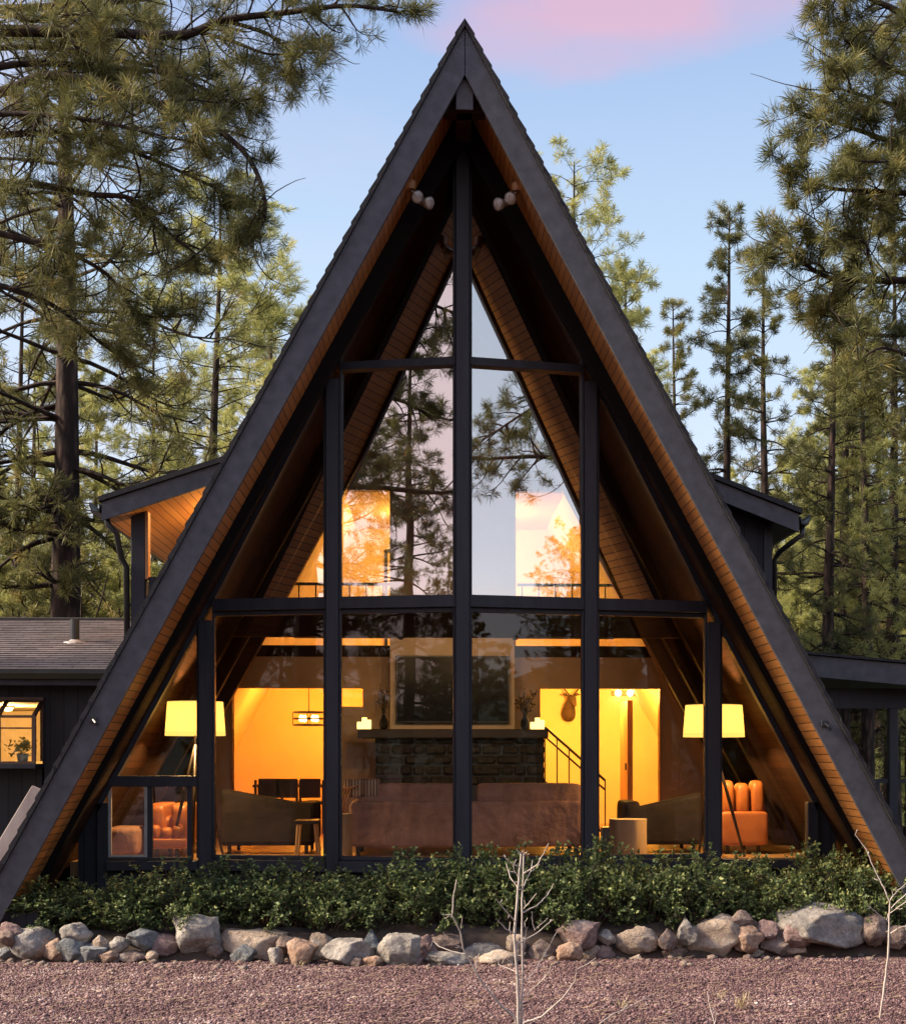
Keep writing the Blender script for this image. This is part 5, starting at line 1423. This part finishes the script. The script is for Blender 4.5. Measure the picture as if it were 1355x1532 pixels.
for i, u_ in enumerate(us):
    Y = 14.15 + rnd.uniform(-.12,.1); p = at(u_, 1380, Y); k = i % 3
    s = hts[i]*rnd.uniform(.8,1.18)/(.80,.72,.88)[k]; rz = rnd.uniform(0,6.28)
    if i < 3:
        t = thing('leafy_shrub', (p.x, Y, .24), SHL[i], 'shrub', 'leafy shrubs along the front of the cabin', rz)
        (a, b), (c, d, e_) = SH[k]; mesh_obj('stems', a, b, STEM, t, local=True); mesh_obj('foliage', c, d, LEAF, t, local=True, attr=e_)
        t.scale = (1,1,s*.80); shr0.append(t)
    else: copy_thing(shr0[k], (p.x, Y, .24), rz, SHL[i], None, (1,1,s*.80))
for i, u_ in enumerate([120,215,300,395,485,575,660,750,835,925,1010,1095,1180,1270,1350]):
    Y = 13.98 + rnd.uniform(-.05,.08); p = at(u_, 1400, Y); k = (i*2+1) % 3
    copy_thing(shr0[k], (p.x, Y, .10), rnd.uniform(0,6.28), f'low leafy shrub in the front row right behind the stones, {(ORD+["fifteenth"])[i]} from the left', None, (.92,.7,.80*rnd.uniform(.85,1.1)*(.8 if i < 2 else 1)/(1.0,.9,1.1)[k]))
# sprig before the centre post
(a, b), (c, d, e_) = shrub_arrays(14, .09, .09, .95, 7)
p = at(687, 1380, 13.95); t = thing('leafy_shrub', (p.x, 13.95, .24), 'single tall leafy sprig standing up in front of the centre post', 'shrub', 'leafy shrubs along the front of the cabin')
mesh_obj('stems', a, b, STEM, t, local=True); mesh_obj('foliage', c, d, LEAF, t, local=True, attr=e_)

# ------------------------------------------------------------------ bare saplings
PALE = mat_rough('pale_bare_bark', (.32,.26,.21), (.54,.47,.41), 14, .7, (1,1,.3), .4, 60)
def sapling(label, origin, paths, Y, base_uv, seed, group='bare pale saplings in the gravel'):
    r = random.Random(seed); b = at(*base_uv, Y); b.z = 0
    t = thing('bare_sapling', b, label, 'sapling', group); m = Tubes()
    for (pts, r0, r1, dy) in paths:
        P = []; n = len(pts)
        for i, (x, y) in enumerate(pts):
            P.append(at(origin[0]+x/2.946, origin[1]+y/2.946, Y+dy*(i/(n-1))) - b)
        Q = []
        for i in range(n-1):
            for k in range(4): Q.append(P[i].lerp(P[i+1], k/4)+Vector((r.uniform(-.003,.003), r.uniform(-.003,.003), r.uniform(-.003,.003))) if k else P[i])
        Q.append(P[-1]); mm = len(Q)-1
        m.add(Q, [(r0+(r1-r0)*i/mm)*.88*r.uniform(.85,1.15) for i in range(mm+1)], 6)
    # short side spurs and buds
    for (pts, r0, r1, dy) in paths:
        if r0 < .004: continue
        for k in range(5 if r0 > .008 else 2):
            i = r.randrange(1, len(pts)) ; f_ = r.random(); q0 = at(origin[0]+pts[i-1][0]/2.946, origin[1]+pts[i-1][1]/2.946, Y+dy*((i-1)/(len(pts)-1)))-b; q1 = at(origin[0]+pts[i][0]/2.946, origin[1]+pts[i][1]/2.946, Y+dy*(i/(len(pts)-1)))-b
            q = q0.lerp(q1, f_); d = ((q1-q0).normalized()*.5 + rvec(r)).normalized(); ll = r.uniform(.02,.06)
            m.add([q, q+d*ll*.6, q+d*ll+Vector((0,0,.01))], [.0026,.002,.003], 4)
    a, c = m.arr(); mesh_obj('stem', a, c, PALE, t, smooth=True, local=True)
sapling('bare whitish many-branched sapling standing in front of the shrubs, right of the centre post', z6, [
 ([(990,1000),(988,889),(985,700),(970,500),(985,300),(1000,140)],.015,.008,0),([(1000,1000),(1003,860),(1006,600),(1003,350),(1012,140)],.012,.007,.05),
 ([(985,960),(975,865),(900,800),(820,700),(780,620),(745,560),(730,480),(695,410),(702,330),(716,255)],.010,.005,-.35),
 ([(745,560),(700,535),(655,485)],.005,.003,-.1),([(752,582),(690,570),(640,550),(610,525)],.005,.003,.1),([(800,655),(805,600)],.004,.003,0),([(695,410),(648,408)],.004,.002,0),([(735,470),(742,415)],.003,.002,0),
 ([(1000,1000),(1012,885),(1090,860),(1180,780),(1240,700),(1243,650)],.010,.004,-.3),([(1240,655),(1285,630),(1330,600)],.003,.002,-.1),
 ([(985,540),(1070,490),(1138,432)],.006,.003,.15),([(1060,475),(1118,424)],.004,.003,0),([(1060,478),(1045,420)],.004,.002,0),
 ([(972,492),(930,470),(897,432)],.005,.003,-.1),([(974,442),(930,390),(890,338)],.005,.003,-.2),([(1008,400),(1070,370),(1110,330),(1128,302)],.006,.003,.1),
 ([(1010,385),(1040,350),(1068,316)],.005,.003,-.1),([(986,292),(950,240),(935,185)],.006,.003,.1),([(1010,228),(1070,190),(1100,140),(1121,94)],.007,.003,-.1),
 ([(1000,202),(950,180),(920,148)],.005,.003,-.15),([(1000,310),(1020,260),(1045,215),(1050,170)],.005,.003,.1),([(985,662),(940,645),(898,628)],.005,.003,.1),
 ([(1012,772),(1090,700),(1125,660),(1132,632)],.005,.003,-.1),([(990,245),(970,215),(965,190)],.004,.002,0),([(1004,150),(1028,130)],.005,.003,0),([(1000,150),(992,132)],.005,.003,0),
 ([(985,560),(955,520),(950,480)],.004,.002,0),([(1008,560),(1020,500),(1015,440)],.004,.002,.05),([(985,700),(1030,690),(1060,655),(1100,590)],.004,.002,.2),([(1100,590),(1160,482)],.003,.002,.05),([(985,640),(930,600),(915,625)],.003,.002,0)], 10.1, (777,1532), 3)
sapling('thin bare sapling with forked top near the right edge of the gravel', z7, [
 ([(1225,960),(1237,889),(1260,720),(1278,560),(1280,420),(1284,350),(1262,300),(1240,255),(1210,195),(1180,120),(1130,55)],.011,.003,.1),
 ([(1276,440),(1230,405),(1185,363)],.005,.003,-.1),([(1290,382),(1355,320),(1400,290)],.006,.004,.1),([(1286,402),(1355,352),(1400,330)],.005,.003,-.1),([(1286,345),(1320,300),(1355,272)],.005,.003,.05),([(1288,492),(1330,465),(1390,455)],.005,.003,-.1),([(1240,258),(1225,250)],.003,.002,0),([(1300,330),(1292,300)],.003,.002,0)], 10.3, (1312,1532), 4)
sapling('single bare twig poking up at the bottom edge of the gravel', z7, [([(520,960),(512,889),(495,830),(480,750)],.005,.003,.1),([(512,889),(524,838)],.004,.002,0)], 9.9, (1070,1532), 5)
sapling('low pale twig slanting across the gravel right of the white sapling', z7, [([(-20,910),(60,850),(130,820),(190,788),(240,760)],.005,.002,.2),([(100,835),(130,800)],.003,.002,0)], 10.0, (900,1532), 6)
# dry grass tufts
def grass(u_, v_, label, seed, n=60, h=.16):
    rng = np.random.default_rng(seed); Y = CAM[2]*F/(v_-VY); p = at(u_, v_, Y)
    an = rng.uniform(0,6.28,n); sp = rng.uniform(.02,.12,n); hh = rng.uniform(.4,1,n)*h; b = rng.normal(0,.02,(n,3)); b[:,2] = 0
    tip = np.stack([np.cos(an)*sp, np.sin(an)*sp, hh],1)+b; s = np.stack([-np.sin(an)*.0018, np.cos(an)*.0018, np.zeros(n)],1)
    V = np.stack([b-s, (b+tip)/2-s+np.array([0,0,.02]), tip, (b+tip)/2+s+np.array([0,0,.02])],1).reshape(-1,3)
    o = mesh_obj('grass_tuft', V, np.arange(n*4).reshape(n,4), DRY, None, (p.x, Y, 0), local=True); tag(o, label, 'grass', 'dry grass tufts in the gravel')
DRY = mat_rough('dry_grass', (.34,.25,.13), (.55,.44,.27), 20, .8, bump=0)
grass(1110, 1515, 'dry straw tuft in the gravel near the bottom right corner', 1, 90); grass(1075, 1500, 'dry straw tuft beside the small bare twig', 2, 40, .10)
grass(930, 1512, 'thin straw tuft behind the slanting twig in the gravel', 3, 40, .10); grass(448, 1447, 'small straw tuft at the foot of the stones left of the centre', 4, 30, .08)

# ------------------------------------------------------------------ distant hills
hm = mat_rough('wooded_hillside', (.045,.065,.06), (.085,.105,.075), .03, .95, bump=0)
def hill(name, pts, Y, dep):
    V = []; Fc = []; n = len(pts); rows = 6
    for j in range(rows):
        f = j/(rows-1)
        for x, z in pts: V.append((x, Y-dep*(1-f), z*math.sin(f*math.pi/2)+ (3*math.sin(x*.05+j) if 0 < j < rows-1 else 0)))
    for j in range(rows-1):
        for i in range(n-1): Fc.append((j*n+i, j*n+i+1, (j+1)*n+i+1, (j+1)*n+i))
    o = mesh_obj(name, V, Fc, hm, None, (0,Y,0), True); tag(o, kind='structure')
hill('hills', [(-260+26*i, 16+9*math.sin(i*.55)+6*math.sin(i*1.7)+(26 if i < 8 else 0)) for i in range(21)], 330, 120)

def hill2():
    V = []; Fc = []; n = 60; rows = 6; r_ = random.Random(6)
    hs = [13+4*math.sin(i*.5)+2*math.sin(i*1.9+1) for i in range(n)]
    for j in range(rows):
        f = j/(rows-1)
        for i in range(n):
            an = math.pi*1.02 + math.pi*.96*i/(n-1); rad = 120+110*f
            V.append((rad*math.cos(an), rad*math.sin(an), hs[i]*math.sin(f*math.pi/2)))
    for j in range(rows-1):
        for i in range(n-1): Fc.append((j*n+i, (j+1)*n+i, (j+1)*n+i+1, j*n+i+1))
    o = mesh_obj('hills', V, Fc, hm, None, (0,-200,0), True); tag(o, kind='structure')
hill2()
if HAZE > 0:
    hz = MB(); hz.box(-520,520,-420,520,-1.0,75); m_, nt, out = newmat('air'); pv = N(nt,'ShaderNodeVolumePrincipled'); pv.inputs['Color'].default_value = (.92,.92,.88,1); pv.inputs['Density'].default_value = HAZE; pv.inputs['Anisotropy'].default_value = .3
    L(nt, pv.outputs[0], out.inputs['Volume']); o = hz.build('haze', m_); tag(o, kind='stuff'); o['label'] = 'thin pale haze softening the far pines'
# ------------------------------------------------------------------ sky, sun, camera
w = bpy.data.worlds.new('World'); sc.world = w; w.use_nodes = True; nt = w.node_tree; nt.nodes.clear()
out = nt.nodes.new('ShaderNodeOutputWorld'); bg = nt.nodes.new('ShaderNodeBackground')
SUN_EL, SUN_AZ = R(34), R(SUN_DEG)      # azimuth measured clockwise from +Y
sky = nt.nodes.new('ShaderNodeTexSky'); sky.sky_type = 'NISHITA'; sky.sun_disc = False
sky.sun_elevation = SUN_EL; sky.sun_rotation = SUN_AZ; sky.air_density = 1.0; sky.dust_density = .6; sky.ozone_density = 2.0; sky.altitude = 1800
tc = nt.nodes.new('ShaderNodeTexCoord'); g_ = tc.outputs['Generated']
sp = nt.nodes.new('ShaderNodeSeparateXYZ'); L(nt, g_, sp.inputs[0])
mp = nt.nodes.new('ShaderNodeMapping'); mp.inputs['Scale'].default_value = (1,1,3.2); mp.inputs['Location'].default_value = (2.3,.7,.4); L(nt, g_, mp.inputs[0])
nz = noise_(nt, mp.outputs[0], 1.7, 6, .55)
# the pink bank high to the right: an ellipse of directions broken up by noise
c1 = (at(965, 22, 10)-Vector(CAM)).normalized()
vs = nt.nodes.new('ShaderNodeVectorMath'); vs.operation = 'SUBTRACT'; L(nt, g_, vs.inputs[0]); vs.inputs[1].default_value = tuple(c1)
vm = nt.nodes.new('ShaderNodeVectorMath'); vm.operation = 'MULTIPLY'; L(nt, vs.outputs[0], vm.inputs[0]); vm.inputs[1].default_value = (9.5, 1.0, 34.0)
vl_ = nt.nodes.new('ShaderNodeVectorMath'); vl_.operation = 'LENGTH'; L(nt, vm.outputs[0], vl_.inputs[0])
nz2 = noise_(nt, mp.outputs[0], 5.0, 5, .5)
blob = math_(nt, 'ADD', math_(nt, 'SUBTRACT', 1.25, vl_.outputs['Value']), math_(nt, 'MULTIPLY', math_(nt, 'SUBTRACT', nz2, .5), 2.6))
blob = ramp(nt, blob, [(0.0,(0,0,0)),(.9,(1,1,1))]).outputs[0]
cl = ramp(nt, nz, [(.50,(0,0,0)),(.74,(1,1,1))]).outputs[0]
elev = ramp(nt, sp.outputs[2], [(.0,(.66,.58,.55)),(.12,(.52,.57,.66)),(.32,(.37,.48,.61)),(.47,(.235,.33,.52)),(1,(.12,.22,.48))]).outputs[0]
skyk = mixc(nt, 1.0, sky.outputs[0], (SKYK,)*3, 'MULTIPLY')
base = mixc(nt, .85, skyk, elev)
dp_ = nt.nodes.new('ShaderNodeVectorMath'); dp_.operation = 'DOT_PRODUCT'; L(nt, g_, dp_.inputs[0]); dp_.inputs[1].default_value = (-.35, -.93, .1)
glow = ramp(nt, dp_.outputs['Value'], [(.0,(1,1,1)),(.5,(1.4,1.33,1.28)),(1,(2.3,2.05,1.9))]).outputs[0]
base = mixc(nt, 1.0, base, glow, 'MULTIPLY')
cc = mixc(nt, .35, base, (.62,.46,.50))
s1 = mixc(nt, math_(nt,'MULTIPLY',N_sep(nt,cl),.8), base, cc)
pk = nt.nodes.new('ShaderNodeVectorMath'); pk.operation = 'DOT_PRODUCT'; L(nt, g_, pk.inputs[0]); pk.inputs[1].default_value = (-.46,-.84,.28)
pkf = math_(nt, 'ADD', pk.outputs['Value'], math_(nt, 'MULTIPLY', math_(nt, 'SUBTRACT', nz2, .5), .25))
s1 = mixc(nt, math_(nt,'MULTIPLY',N_sep(nt, ramp(nt, pkf, [(.84,(0,0,0)),(.96,(1,1,1))]).outputs[0]),.6), s1, (1.0,.62,.56))
s2 = mixc(nt, math_(nt,'MULTIPLY',N_sep(nt,blob),.50), s1, (.62,.27,.30))
L(nt, s2, bg.inputs[0]); bg.inputs[1].default_value = WSTR; L(nt, bg.outputs[0], out.inputs[0])
sd_ = bpy.data.lights.new('sun', 'SUN'); sd_.energy = SUNE; sd_.angle = R(14); sd_.color = (1,.84,.66)
so = bpy.data.objects.new('sun', sd_); COL.objects.link(so)
dirs = Vector((math.sin(SUN_AZ)*math.cos(SUN_EL), math.cos(SUN_AZ)*math.cos(SUN_EL), math.sin(SUN_EL)))
so.rotation_euler = dirs.to_track_quat('Z', 'Y').to_euler(); so.location = dirs*60
cd = bpy.data.cameras.new('camera'); cam = bpy.data.objects.new('camera', cd); COL.objects.link(cam); sc.camera = cam
cam.location = CAM; cam.rotation_euler = (R(90), 0, PSI)
cd.sensor_fit = 'HORIZONTAL'; cd.sensor_width = 36; cd.lens = F/1355*36; cd.clip_end = 3000
# longest side decides shift units: fit is horizontal, so both shifts are in widths
cd.shift_x = (1355/2-UX)/1355; cd.shift_y = (VY-1532/2)/1355
sc.view_settings.view_transform = 'Standard'; sc.view_settings.look = 'None'; sc.view_settings.exposure = EXPO; sc.view_settings.gamma = 1
sc.cycles.use_denoising = True; sc.cycles.max_bounces = 7; sc.cycles.transparent_max_bounces = 12; sc.cycles.caustics_reflective = False; sc.cycles.caustics_refractive = False
sc.cycles.sample_clamp_indirect = 6.0
